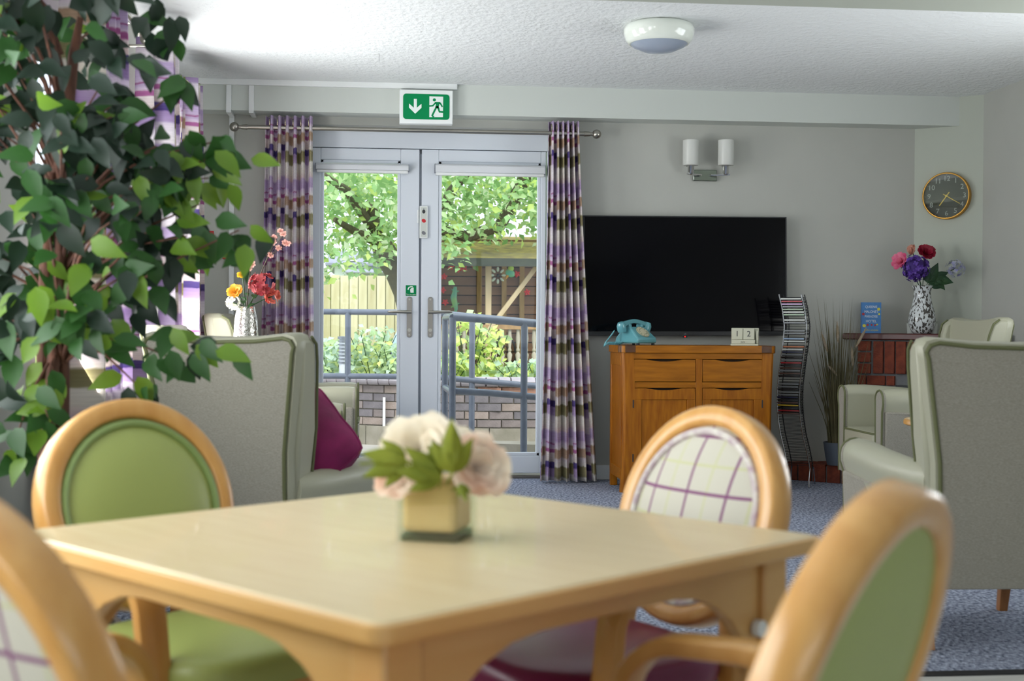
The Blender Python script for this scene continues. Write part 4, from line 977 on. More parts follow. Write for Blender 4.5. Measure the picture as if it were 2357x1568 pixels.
# ================================================================ corner fireplace
m_brick = mat('red_brick', '8a4028', .8, var='6b2f1f', vscale=18, bump=.4, bscale=90)
m_mortar = mat('grey_mortar', '77787a', .9, bump=.3, bscale=120)
m_mant = mat('dark_red_tile', '54221f', .35, var='471b19', vscale=10)
def fireplace():
    L = V((atY(1930, 763, YW-.02).x, YW-.02, 0)); R = V((XR-.01, 0, 0)); R.y = atX(2337, 775, XR-.01).y
    u = (R-L).normalized(); n = V((u.y, -u.x, 0))
    if n.y > 0: n = -n
    Wd = (R-L).length; zm = (atY(1930, 763, YW-.05).z+atX(2337, 774, XR).z)/2
    ang = math.atan2(u.y, u.x); t = thing('fireplace', 'red brick corner fireplace with a dark tiled mantel shelf and raised hearth', 'fireplace', L, ang)
    li = RZ(-ang)
    # local: x along the front, -y towards the room
    cl = [li @ (V((p.x, p.y, 0))-L) for p in (CA, CB)]
    poly = [(0, 0), (Wd, 0), (cl[1].x, cl[1].y), (cl[0].x, cl[0].y)]
    sh = MB(); inset = .015
    sh.prism([(.03, -.012), (Wd-.03, -.012), (cl[1].x-.03, cl[1].y-.02), (cl[0].x+.02, cl[0].y-.02)], lambda x, y: (x, y, zm-.045), lambda x, y: (x, y, zm)); sh.obj('mantel_shelf', m_mant, t, bevel=.008)
    z1 = zm-.047; x0, x1 = .13, Wd-.13; ox0, ox1, oz = x0+.27, x1-.27, .66
    core = MB(); core.bx(x0+.01, ox0-.004, .035, .10, 0, z1); core.bx(ox1+.004, x1-.01, .035, .10, 0, z1); core.bx(ox0-.004, ox1+.004, .035, .10, oz+.004, z1); core.obj('mortar_core', m_mortar, t, smooth=False)
    # one vertical soldier course under the mantel, then header rows beside the opening
    bw = .079; sold = z1-.235
    nb = int((x1-x0-.2)/bw); xs = x0+.10+((x1-x0-.2)-nb*bw)/2
    shared = {}
    def brick(x, z, w, h, d=.024, parent=t, y=.034, M=None):
        k = (round(w, 3), round(h, 3), round(d, 3))
        if k not in shared:
            me = MB().box((0, 0, 0), (w, d, h)).mesh('brick', False); me.materials.append(m_brick); shared[k] = me
        o = mo('brick', shared[k], parent, bevel=.004); o.location = (x, y-d/2+rnd.uniform(-.003, .003), z); return o
    for i in range(nb): brick(xs+bw*(i+.5), sold+.1165, bw-.011, .222)
    zc = z1
    for side in (0, 1):
        for r in range(3): brick((x0+.05) if side == 0 else (x1-.05), sold+.038+r*.078, .09, .067)
    r = 0; z = sold-.005
    while z > .02:
        h = .075; z -= h
        for side in (0, 1):
            a_, b_ = (x0, ox0) if side == 0 else (ox1, x1)
            cuts = [0, .5, 1] if r % 2 else [0, .25, .75, 1]
            for c0, c1 in zip(cuts, cuts[1:]): brick(a_+(b_-a_)*(c0+c1)/2, z+h/2, (b_-a_)*(c1-c0)-.01, h-.010)
        if z > oz: 
            cuts = [0, .3, .6, 1]
            for c0, c1 in zip(cuts, cuts[1:]): brick(ox0+(ox1-ox0)*(c0+c1)/2, z+h/2, (ox1-ox0)*(c1-c0)-.01, h-.010)
        r += 1
    MB().bx(ox0-.002, ox1+.002, .03, .095, oz-.012, oz+.003).obj('lintel', m_ink, t, smooth=False)
    MB().bx(ox0, ox1, .06, .12, .02, oz).obj('firebox', m_black, t, smooth=False)
    # raised hearth: a row of bricks on end
    hz = (1.06-.0); p0 = li @ (atZ(1830, 1105.7, 0)-L); p1 = li @ (atZ(1945, 1114.5, 0)-L)
    hy = (p0.y+p1.y)/2; hzt = atY(1840, 1066, atZ(1840, 1106, 0).y).z
    hx0, hx1 = p0.x-.25, Wd-.02
    hx0 = max(hx0, -.42)
    MB().prism([(hx0+.03, hy+.02), (hx1-.35, hy+.02), (hx1-.1, -.02), (.0+.03, -.02)], lambda x, y: (x, y, .0), lambda x, y: (x, y, hzt-.012)).obj('hearth_core', m_mortar, t, smooth=False)
    x = hx0+.04
    while x < hx1-.36:
        brick(x+.05, hzt/2, .090, hzt, .10, y=hy+.10); x += .103
    k = 0
    y = hy+.11
    while y < -.06:
        x = max(hx0+.05, hx0+.05+(y-hy)*.9)+(.05 if k % 2 else 0)
        while x < hx1-.40:
            brick(x+.10, hzt-.014, .2, .028, .09, y=y+.09); x += .21
        y += .10; k += 1
    return t, L, u, n, zm, hzt, ang, hy
FP, FL, FU, FN, ZM, HZT, FANG, HY = fireplace()
def on_mantel(px, d):
    # where the ray through px crosses the mantel, d metres behind its front edge
    o = FL-FN*d; r = ray(px, 765); k = (o-CC).dot(FN)/r.dot(FN); p = CC+r*k; return V((p.x, p.y, ZM+.0005))
def book():
    c = on_mantel(2005, .05); sc = c.y/FPX; h = 73*sc; w = 23*sc
    t = thing('book', 'blue paperback with white title standing on the mantel', 'book', c, FANG*.15-.12)
    mcov = mat('blue_cover', '2f6fae', .35, var='3a7cba', vscale=30)
    MB().bx(-w, w, 0, .0015, 0, h).obj('cover', mcov, t, smooth=False)
    MB().bx(-w+.002, w-.002, .0015, .026, .002, h-.003).obj('pages', mat('paper', 'd9cdae', .8), t, smooth=False)
    MB().bx(-w, w, .026, .0275, 0, h).obj('back_cover', mcov, t, smooth=False)
    MB().bx(-w-.001, -w+.001, 0, .0275, 0, h).obj('spine', mcov, t, smooth=False)
    mw = mat('title_white', 'dfe5e6', .5); my = mat('title_yellow', 'd8cf3a', .5); mr = mat('print_red', 'a8202e', .5)
    for i, s_ in enumerate(('QUEENIE', "MALONE'S", 'PARADISE', 'HOTEL')):
        text(s_, h*.115, 'title_line', mw, t, (0, -.0006, h*(.85-.155*i)), (radians(90), 0, 0), .0003, sx=.82 if i < 3 else .95)
    text('RUTH HOGAN', h*.075, 'author_line', my, t, (0, -.0006, h*.09), (radians(90), 0, 0), .0003, sx=.9)
    f = MB(); g = MB()
    for x, z, r, m in ((-.8, .62, .11, 'r'), (-.35, .27, .09, 'r'), (.05, .27, .08, 'r'), (.4, .26, .08, 'r'), (-.7, .24, .13, 'y'), (.75, .78, .12, 'y'), (.8, .62, .08, 'y'), (.6, .28, .07, 'y')):
        MB().prism([(x*w+r*w*1.3*p, z*h+r*w*1.3*q) for p, q in superell(1, 1, 2, 12)], lambda a, b: (a, 0, b), lambda a, b: (a, -.0004, b)).obj('printed_flower', mr if m == 'r' else my, t)
book()
def mantel_vase():
    c = on_mantel(2122, .10); sc = c.y/FPX; m = bpy.data.materials.new('speckled_glass'); m.use_nodes = True; q = NT(m); b = q.n['Principled BSDF']; b.inputs['Roughness'].default_value = .12
    tc = q.new('ShaderNodeTexCoord'); mp = q.new('ShaderNodeMapping'); mp.inputs['Scale'].default_value = (70, 70, 38); q.lk(tc.outputs['Object'], mp.inputs[0])
    nz = q.new('ShaderNodeTexNoise'); nz.inputs['Scale'].default_value = 1; nz.inputs['Detail'].default_value = 1.5; q.lk(mp.outputs[0], nz.inputs['Vector'])
    cr = q.new('ShaderNodeValToRGB'); cr.color_ramp.elements[0].position = .44; cr.color_ramp.elements[1].position = .50; cr.color_ramp.elements[0].color = lin('4a4642'); cr.color_ramp.elements[1].color = lin('d3d7d8')
    q.lk(nz.outputs[0], cr.inputs[0]); q.lk(cr.outputs[0], b.inputs['Base Color'])
    H = 114*sc; r = 32*sc
    t = thing('vase', 'white speckled glass vase of silk flowers on the mantel', 'vase', c)
    MB().lathe([(0, 0), (r*.62, 0), (r*.78, H*.05), (r*.97, H*.18), (r, H*.27), (r*.93, H*.42), (r*.74, H*.60), (r*.62, H*.76), (r*.60, H*.86), (r*.68, H*.95), (r*.76, H), (r*.70, H), (r*.55, H*.88), (0, H*.85)], 36).obj('body', m, t, ang=70)
    top = c+V((0, 0, H)); Y = c.y; G = 'silk flowers in the speckled vase'
    m_pur = mat('purple_petal', '6f4bb0', .6, var='4d2d8c', vscale=60, trans=.2); m_purc = mat('purple_core', '3f2770', .8)
    m_crim = mat('deep_red_petal', 'a50f35', .55, var='7c0a28', vscale=30, trans=.15); m_lil = mat('lilac_petal', '9a94d8', .6, var='c9d2c0', vscale=40, trans=.2)
    m_mag = mat('pink_lily_petal', 'd8487c', .5, var='e8809c', vscale=30, trans=.2); m_dlf = mat('dark_flower_leaf', '2c4e2a', .5, var='1e3b30', vscale=10)
    stem_flower('silk_hydrangea', 'round purple silk hydrangea in the speckled vase', G, top, 2107, 617, Y-.08, cluster(m_pur, 32*sc, 90, .016, m_purc), 0, m_dlf)
    stem_flower('silk_peony', 'deep red silk peony at the top of the speckled vase', G, top, 2129, 580, Y, rose(m_crim, 30*sc, 10, 4, V((0, -.8, .6)).normalized(), .8), 0, m_dlf)
    stem_flower('silk_lilac', 'pale lilac and white silk flower leaning out of the speckled vase', G, top, 2199, 618, Y-.02, cluster(m_lil, 22*sc, 40, .014), 0, m_dlf)
    def lily(th, d):
        f = MB(); bloom(f, d, 30*sc, 7, V((-.75, -.5, .35)).normalized(), .75, 2)
        f.obj('bloom', m_mag, th, fix=False)
    stem_flower('silk_lily', 'pink silk lily on the book side of the speckled vase', G, top, 2078, 606, Y, lily, 0, m_dlf)
    def bud(th, d):
        f = MB(); bloom(f, d-V((0, 0, .05)), 26*sc, 6, (-.1, 0, 1), .25, 2); f.obj('bud', mat('peach_bud', 'd9a08c', .6), th, fix=False)
    stem_flower('silk_bud', 'peach silk bud behind the deep red peony', G, top, 2098, 570, Y+.03, bud, 0, m_dlf)
    for k, (p0, p1, lab) in enumerate((((2135, 652), (2162, 605), 'tall dark silk leaf spray right behind the purple hydrangea'), ((2140, 655), (2178, 640), 'broad silk leaf spray at the rim of the speckled vase'), ((2150, 640), (2197, 650), 'drooping silk leaf spray below the lilac flower'))):
        th = thing('silk_leaf', lab, 'leaf', top, 0, 'silk leaves in the speckled vase'); a0, a1 = atY(*p0, Y-.03)-top, atY(*p1, Y-.05)-top
        MB().tube([(0, 0, -.05), a0, a1*.8], .002, 5).obj('stem', m_dlf, th)
        d0 = (a1-a0).normalized(); x = d0.cross(V((0, -1, .1))).normalized(); Mt = Matrix((x, d0, x.cross(d0))).transposed()
        for an, s in ((0, 1), (.6, .8), (-.6, .8)):
            lf = MB(); L = (a1-a0).length*s; put(lf, leaf_verts(L, L*.5, .15, .15, 5), Mt @ RZ(an), a0); lf.obj('leaflet', m_dlf, th, fix=False, thick=.0008)
    mpot = mat('white_pot', 'c3c8c2', .5)
    for px, dd, lab in ((2097, .17, 'small white pot with a leafy sprig, book side of the speckled vase'), (2148, .17, 'small white pot with a leafy sprig, clock side of the speckled vase'), (2205, .12, 'small white pot with a leafy sprig, behind the sideways armchair')):
        p = on_mantel(px, dd); th = thing('small_pot', lab, 'plant pot', p, 0, 'small white pots on the mantel'); hh = (24 if px < 2200 else 14)*sc
        MB().lathe([(0, 0), (.026, 0), (.03, hh), (.026, hh), (.022, .01), (0, .01)], 20).obj('pot', mpot, th)
        f = MB()
        for k in range(9): put(f, leaf_verts(.035, .016, .2, .2), RZ(k*2.4) @ RX(rnd.uniform(.4, 1.2)), (0, 0, hh))
        f.obj('sprig', m_dlf, th, fix=False)
mantel_vase()
# ================================================================ potted fig tree
def in_poly(x, y, P):
    c = False; j = len(P)-1
    for i in range(len(P)):
        if (P[i][1] > y) != (P[j][1] > y) and x < (P[j][0]-P[i][0])*(y-P[i][1])/(P[j][1]-P[i][1])+P[i][0]: c = not c
        j = i
    return c
def fig_tree():
    Y0 = 3.5; R = random.Random(21); bx = atY(122, 900, Y0).x
    t = thing('fig_tree', 'tall artificial weeping fig tree with twisted brown stems in the corner', 'plant', (bx, Y0, 0)); o = V((bx, Y0, 0))
    m_bark = mat('fig_bark', '6b4433', .8, var='4b2e24', vscale=14, stretch=(6, 6, 1), bump=.4, bscale=40)
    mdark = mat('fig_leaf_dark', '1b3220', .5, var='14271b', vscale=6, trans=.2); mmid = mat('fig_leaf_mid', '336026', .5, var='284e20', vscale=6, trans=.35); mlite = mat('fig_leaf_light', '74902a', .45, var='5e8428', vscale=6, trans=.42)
    MB().lathe([(0, 0), (.13, 0), (.165, .26), (.17, .28), (.155, .28), (.15, .25), (0, .25)], 28).obj('pot', mat('fig_pot', '5a5048', .7), t)
    MB().lathe([(0, .24), (.148, .24), (.148, .255), (0, .255)], 20).obj('moss', mat('dry_moss', '5d5433', .95), t)
    for k in range(4):
        a0 = k*pi/2; pts = []
        for i in range(15):
            z = .25+i*.085; a = a0+i*.22; r = .028*(1-.012*i); pts.append((r*cos(a), r*sin(a), z))
        MB().tube(pts, [.019-.0004*i for i in range(15)], 9).obj('stem', m_bark, t)
    top = atY(185, 40, Y0)-o
    MB().tube([(0, 0, 1.35), (.03, 0, 1.55), (.045, .02, 1.75), top], [.022, .018, .014, .008], 9).obj('stem', m_bark, t)
    P = [(-150, -110), (290, -110), (240, 40), (245, 150), (330, 230), (390, 330), (420, 430), (410, 520), (480, 540), (490, 570), (450, 600), (400, 640), (350, 700), (290, 740), (250, 800), (190, 800), (120, 780), (20, 850), (-120, 880)]
    tips = []
    while len(tips) < 135:
        x, y = R.uniform(-150, 620), R.uniform(-110, 900)
        if not in_poly(x, y, P): continue
        dn = 1-abs((x-170)/480); dY = R.uniform(-.38, .38)*max(.25, dn)
        q = atY(x, y, Y0+dY)-o
        if bx+q.x < XL+.12: continue
        tips.append((q, x, y))
    for x, y, dY in ((385, 25, 0), (370, 60, .05), (440, 320, -.1), (500, 325, -.1), (540, 340, -.1), (460, 470, 0), (480, 410, 0), (550, 530, -.12), (585, 555, -.12), (430, 790, -.2), (470, 800, -.2), (410, 830, -.2), (320, 890, -.1), (90, 960, -.2), (50, 1000, -.2), (25, 1040, -.2), (100, 930, -.1), (60, 900, 0), (430, 190, 0)):
        tips.append((atY(x, y, Y0+dY)-o, x, y))
    br = MB(); leaves = []
    for q, x, y in tips:
        zr_ = max(.95, min(1.75, q.z-.15-.25*R.random())); root = V((.02, 0, zr_)); mid = root.lerp(q, .55)+V((0, 0, .06))
        if R.random() < .62: br.tube([root, root.lerp(mid, .5)+V((0, 0, .03)), mid, q], [.0055, .0045, .0035, .002], 5)
        n = R.randint(5, 8)
        for k in range(n):
            p = mid.lerp(q, R.uniform(.55, 1.1))+V((R.gauss(0, .028), R.gauss(0, .03), R.gauss(0, .028)))
            out = V((q.x*.8+R.gauss(0, .5), R.gauss(-.25, .5), R.uniform(-1.3, .25))).normalized()
            nz = V((R.gauss(0, .45), -1, R.gauss(.45, .4))); nz = (nz-out*nz.dot(out)).normalized(); xx = out.cross(nz).normalized()
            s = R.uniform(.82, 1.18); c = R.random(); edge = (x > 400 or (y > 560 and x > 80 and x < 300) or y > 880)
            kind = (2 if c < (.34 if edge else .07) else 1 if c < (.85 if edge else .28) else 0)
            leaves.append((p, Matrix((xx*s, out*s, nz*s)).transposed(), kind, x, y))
    b = br.obj('branches', m_bark, t); stuff(b)
    vars_ = [leaf_verts(.086, .048, .22, .22, 5), leaf_verts(.080, .045, .30, .35, 5)]
    mats = (mdark, mmid, mlite); me = {}
    for v in range(2):
        for k in range(3):
            m = MB(); m.add(*vars_[v]); g = m.mesh('leaf'); g.materials.append(mats[k]); me[v, k] = g
    vis = [l for l in leaves if -60 < l[3] < 640 and -30 < l[4] < 1100]; vis.sort(key=lambda l: l[0].y); near = set(id(l) for l in vis[:290])
    rest = [MB(), MB(), MB()]
    for l in leaves:
        if bx+l[0].x < XL+.06: continue
        v = R.randint(0, 1)
        if id(l) in near:
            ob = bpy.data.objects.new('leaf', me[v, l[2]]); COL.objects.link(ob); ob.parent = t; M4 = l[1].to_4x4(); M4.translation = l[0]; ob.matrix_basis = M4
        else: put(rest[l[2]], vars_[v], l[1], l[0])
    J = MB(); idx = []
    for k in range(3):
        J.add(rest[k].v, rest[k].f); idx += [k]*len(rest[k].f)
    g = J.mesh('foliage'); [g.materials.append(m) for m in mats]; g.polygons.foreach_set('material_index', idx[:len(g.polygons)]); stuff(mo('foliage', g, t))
fig_tree()

# ================================================================ pampas grass in a grey pot on the hearth
def pampas():
    c = atZ(1927, 1071, HZT); R = random.Random(5); sc = c.y/FPX
    t = thing('pampas_plant', 'dried grasses and pale plumes in a grey pot on the hearth', 'plant', (c.x, c.y, HZT+.002))
    h = 54*sc; r = 33*sc
    MB().lathe([(0, 0), (r*.72, 0), (r*.86, h*.4), (r*.97, h*.85), (r, h), (r*.92, h), (r*.9, h*.8), (0, h*.78)], 28).obj('pot', mat('blue_grey_pot', '5c6470', .6), t, ang=60)
    mg = mat('dry_blade', '4d4a2e', .8, var='6b6142', vscale=8); b = MB()
    for k in range(170):
        a = R.uniform(0, 6.28); r0 = R.uniform(0, r*.7); L = h+R.uniform(.35, .95); sp = R.gauss(0, .11); d = V((cos(a)*abs(sp)+R.gauss(-.0, .02), sin(a)*abs(sp)*.6, 1))
        p0 = V((r0*cos(a), r0*sin(a), h*.75)); p1 = p0+d*L*.5; p2 = p0+d*L*.98+V((d.x*.12, 0, -.02)); w = .0028
        b.add([p0+V((-w, 0, 0)), p0+V((w, 0, 0)), p1+V((-w*.8, 0, 0)), p1+V((w*.8, 0, 0)), p2], [(0, 1, 3, 2), (2, 3, 4)])
    for k in range(3):
        p0 = V((-r*.3, 0, h*.8)); p2 = atY(1862-k*2+k*14, 880-k*20, c.y)-V((c.x, c.y, HZT)); b.tube([p0, p0.lerp(p2, .5)+V((.01, 0, 0)), p2], [.003, .0025, .001], 4)
    stuff(b.obj('blades', mg, t, fix=False))
    mp = mat('pale_plume', 'b7a793', .95, var='9f8f70', vscale=40, trans=.2)
    for k, (x0, y0, x1, y1) in enumerate(((1929, 790, 1927, 742), (1905, 812, 1890, 765), (1970, 800, 1994, 756), (1963, 843, 1961, 800), (1928, 866, 1906, 842))):
        a0 = atY(x0, y0, c.y-.05)-V((c.x, c.y, HZT)); a1 = atY(x1, y1, c.y-.05)-V((c.x, c.y, HZT)); f = MB(); ax = a1-a0
        f.tube([a0, a0.lerp(a1, .3), a0.lerp(a1, .7), a1], [.003, .010, .009, .002], 7)
        for j in range(70):
            p = a0.lerp(a1, R.random()); dv = V((R.gauss(0, 1), R.gauss(0, 1), R.gauss(.5, .6))).normalized()*R.uniform(.015, .03); w = V((.0012, 0, .0004)); f.add([p-w, p+w, p+dv], [(0, 1, 2)])
        P = f.obj('plume', mp, t, fix=False)
        MB().tube([(0, 0, h*.8), (a0.x*.4, 0, a0.z*.55), a0], .0018, 4).obj('plume_stalk', mg, P)
pampas()
# ================================================================ garden
m_path = mat('concrete_path', 'b9b4aa', .9, var='a49f96', vscale=3, bump=.2, bscale=80); m_conc = mat('weathered_concrete', '9d9688', .9, var='85806f', vscale=6, bump=.2, bscale=60)
m_soil = mat('garden_soil', '4a3b2c', .95, var='38301f', vscale=12); m_lawn = mat('lawn', '9aa85a', .95, var='86984a', vscale=10, bump=.4, bscale=60)
struct(MB().bx(-9, 12, YW+.34, 45, -.3, -.06).obj('ground_path', m_path, smooth=False), 'pale concrete garden path outside the door')
struct(MB().prism([(-9, 12.9), (-.5, 12.75), (.3, 12.35), (1.2, 12.2), (9, 12.15), (9, 15), (-9, 15)], lambda x, y: (x, y, -.05), lambda x, y: (x, y, .47)).obj('ground_bed', m_soil, smooth=False), 'raised planting bed behind the brick wall')
lw = MB(); lw.add([(-12, 14.6, .47), (12, 14.6, .47), (12, 20, .74), (-12, 20, .74), (12, 60, .9), (-12, 60, .9)], [(0, 1, 2, 3), (3, 2, 4, 5)])
struct(lw.obj('ground_lawn', m_lawn, smooth=False), 'sunlit lawn rising to the fence')
# brick retaining wall along a bending line
WP = [V((-3.2, 13.6, 0)), V((-1.3, 13.05, 0)), V((-.6, 12.75, 0)), V((-.1, 12.42, 0)), V((.4, 12.16, 0)), V((1.0, 12.03, 0)), V((3.4, 11.95, 0))]
def along(s):
    for a, b in zip(WP, WP[1:]):
        L = (b-a).length
        if s <= L: return a+(b-a)*(s/L), math.atan2((b-a).y, (b-a).x)
        s -= L
    return WP[-1], 0
TL = sum((b-a).length for a, b in zip(WP, WP[1:]))
def garden_wall():
    t = thing('garden_wall', 'low weathered brick retaining wall with rounded coping below the flower bed', 'wall', (0, 0, 0))
    bc = [mat('wall_brick_%d' % i, c, .9, var=d, vscale=14, bump=.4, bscale=70) for i, (c, d) in enumerate((('7d7779', '696467'), ('8d827e', '7a706d'), ('a09188', '8c7e74'), ('b08672', '9c7460')))]
    me = []
    for m in bc:
        g = MB().box((0, 0, 0), (.213, .05, .064)).mesh('brick', False); g.materials.append(m); me.append(g)
    core = MB()
    for a, b in zip(WP, WP[1:]):
        d = (b-a).normalized(); n = V((d.y, -d.x, 0)); n = n if n.y < 0 else -n
        core.add([a-n*.02+V((0, 0, .06)), b-n*.02+V((0, 0, .06)), b-n*.2+V((0, 0, .06)), a-n*.2+V((0, 0, .06)), a-n*.02+V((0, 0, .50)), b-n*.02+V((0, 0, .50)), b-n*.2+V((0, 0, .50)), a-n*.2+V((0, 0, .50))], [(0, 1, 5, 4), (1, 2, 6, 5), (2, 3, 7, 6), (3, 0, 4, 7), (4, 5, 6, 7)])
    core.obj('mortar', mat('pale_mortar', 'b3aa98', .9, bump=.2, bscale=80), t, smooth=False)
    R = random.Random(3); s0, s1 = 1.6, 5.75
    for r in range(5):
        s = s0+(.11 if r % 2 else 0)
        while s < s1:
            p, a = along(s); q = rnd.choice((0, 0, 1, 1, 2)) if not (r == 4 and s > 4.3) else 3
            o = mo('brick', me[q], t); n = V((sin(a), -cos(a), 0)); o.location = p-n*.014+n*R.uniform(-.003, .003)+V((0, 0, .158+r*.0745)); o.rotation_euler = (0, 0, a+R.uniform(-.01, .01)); s += .224
    cp = MB(); pr = [(-.03, 0)]+[(-.03+.0-.035*sin(u*pi/10)*1.0, .045-.045*cos(u*pi/10)+.0) for u in range(1, 6)]+[(-.01, .08), (.2, .08), (.2, 0)]
    cp.prism(pr, lambda y, z: (-.0505, y, z), lambda y, z: (.0505, y, z)); g = cp.mesh('coping_brick'); g.materials.append(mat('coping_brick', 'a39ca0', .8, var='8d868b', vscale=8)); s = s0
    while s < s1:
        p, a = along(s); o = mo('coping_brick', g, t); o.location = p+V((0, 0, .497)); o.rotation_euler = (0, 0, a); s += .113
    return t
GW = garden_wall()
kb = MB()
for a, b in zip(WP, WP[1:]):
    d = (b-a).normalized(); n = V((d.y, -d.x, 0)); n = n if n.y < 0 else -n
    kb.add([a+n*.05+V((0, 0, -.06)), b+n*.05+V((0, 0, -.06)), b+n*.05+V((0, 0, .115)), a+n*.05+V((0, 0, .115)), b-n*.1+V((0, 0, .115)), a-n*.1+V((0, 0, .115))], [(0, 1, 2, 3), (3, 2, 4, 5)])
kb.obj('concrete_footing', m_conc, GW, smooth=False)
rp = MB(); xa = atY(1070, 1020, 10.9).x
rp.prism([(xa, -.06), (3.2, -.06), (3.2, .02), (xa, atY(1075, 1020, 10.9).z)], lambda x, z: (x, 10.9, z), lambda x, z: (x, 11.2, z))
tag(rp.obj('ramp_kerb', m_conc, smooth=False), 'low concrete ramp edge in front of the brick garden wall', 'kerb')
pw = atY(884, 950, 12.3); tag(MB().bx(pw.x-.012, pw.x+.012, 12.30, 12.324, -.06, atY(884, 915, 12.3).z).obj('drain_pipe', m_white, smooth=False), 'thin white pipe standing against the brick garden wall', 'pipe')
# railings
m_rail = mat('blue_grey_railing', '5f6673', .35, var='555c69', vscale=20, coat=.2)
def railings():
    t = thing('railing', 'blue grey tube railing along the garden wall', 'railing', (0, 0, 0)); r = .026
    def A(x, y, Y): return atY(x, y, Y)
    MB().tube([A(560, 716, 12.0), A(800, 718, 11.7), A(1000, 720, 11.5), A(1290, 748, 11.3)], r, 12).obj('top_rail', m_rail, t)
    MB().tube([A(560, 864, 12.0), A(800, 866, 11.7), A(1000, 868, 11.5), A(1290, 894, 11.3)], r, 12).obj('mid_rail', m_rail, t)
    for px, y0, Y in ((801, 718, 11.7), (1087, 728, 11.45), (640, 717, 11.95)): p = A(px, y0, Y); MB().cyl(p, (p.x, p.y, -.06), r, n=12).obj('post', m_rail, t)
    t = thing('railing', 'blue grey tube railing with a looped end beside the ramp', 'railing', (0, 0, 0)); r = .0265
    a, b = A(1025, 733, 10.7), A(1042, 731, 10.05)
    MB().tube([a, a.lerp(b, .1)+V((0, 0, .012)), a.lerp(b, .9)+V((0, 0, .012)), b], r, 12).obj('end_loop', m_rail, t)
    MB().tube([A(1042, 731, 10.05), A(1130, 737, 10.1), A(1300, 752, 10.15)], r, 12).obj('top_rail', m_rail, t)
    MB().tube([A(1025, 892, 10.7), A(1042, 904, 10.05)], r, 12).obj('end_rail', m_rail, t); MB().tube([A(1042, 900, 10.08), A(1130, 905, 10.1), A(1300, 920, 10.15)], r, 12).obj('mid_rail', m_rail, t)
    for p in (a, b, A(1207, 744, 10.12)): MB().cyl(p, (p.x, p.y, -.06), r, n=12).obj('post', m_rail, t)
railings()
# timber fence, each board its own part
def fence():
    t = thing('fence', 'pale vertical board fence at the end of the lawn', 'fence', (0, 20, .72)); R = random.Random(9); zt = atY(830, 634, 20).z-.72
    mats = [mat('fence_board_%d' % i, c, .85, var=d, vscale=3, stretch=(5, 5, .6)) for i, (c, d) in enumerate((('cbc3a4', 'b8ae8c'), ('bfb798', 'aca07c'), ('d4ccb0', 'bdb292')))]
    me = []
    for m in mats:
        g = MB().box((0, 0, zt/2), (.124, .018, zt)).mesh('board', False); g.materials.append(m); me.append(g)
    x = -4.2
    while x < 3.2:
        o = mo('board', me[R.randint(0, 2)], t); o.location = (x, R.uniform(-.012, .012), R.uniform(-.008, .008)); x += .136
    for z in (.2, zt-.2): MB().bx(-4.3, 3.3, .032, .07, z-.04, z+.04).obj('rail', mats[1], t, smooth=False)
    MB().bx(-4.25, 3.2, .022, .03, .02, zt-.02).obj('backing', mat('fence_backing', '8a8a5c', .9), t, smooth=False)
    MB().bx(-4.3, 3.3, -.02, .02, -.14, .0).obj('gravel_board', mat('gravel_board', '5a5a50', .9), t, smooth=False)
fence()
# house beyond the fence
def house():
    t = thing('house', 'white house with a grey tiled roof beyond the fence', 'house', (0, 30, .8)); Y = 30
    def q(px, py): p = atY(px, py, Y); return p.x, p.z-.8
    x0, z1 = q(770, 612); x1, _ = q(960, 612); mw = mat('house_render', 'dfe6ec', .8); mr = mat('house_roof', '8b8e9c', .85, var='777a88', vscale=6, stretch=(1, 1, 6))
    MB().bx(x0, x1, 0, 5, -.4, z1).obj('wall', mw, t, smooth=False)
    zr_ = q(880, 570)[1]
    MB().prism([(-.25, z1), (-.25, z1+.05), (2.5, zr_+.05), (5.2, z1+.05), (5.2, z1)], lambda y, z: (x0-.2, y, z), lambda y, z: (x1+.2, y, z)).obj('roof', mr, t, smooth=False)
    a, b = q(800, 605); c, d = q(905, 634)
    MB().prism([(-1.6, q(800, 634)[1]), (-1.6, q(800, 632)[1]), (-.02, q(800, 618)[1]), (-.02, q(800, 634)[1])], lambda y, z: (a, y, z), lambda y, z: (c, y, z)).obj('porch_roof', mr, t, smooth=False)
    for px0, px1 in ((802, 822), (850, 872)):
        u0, w1 = q(px0, 598); u1, w0 = q(px1, 611); f = MB().bx(u0, u1, -.04, .0, w0, w1).obj('window', mw, t, smooth=False); MB().bx(u0+.03, u1-.03, -.05, -.035, w0+.03, w1-.03).obj('pane', m_ink, f, smooth=False)
house()
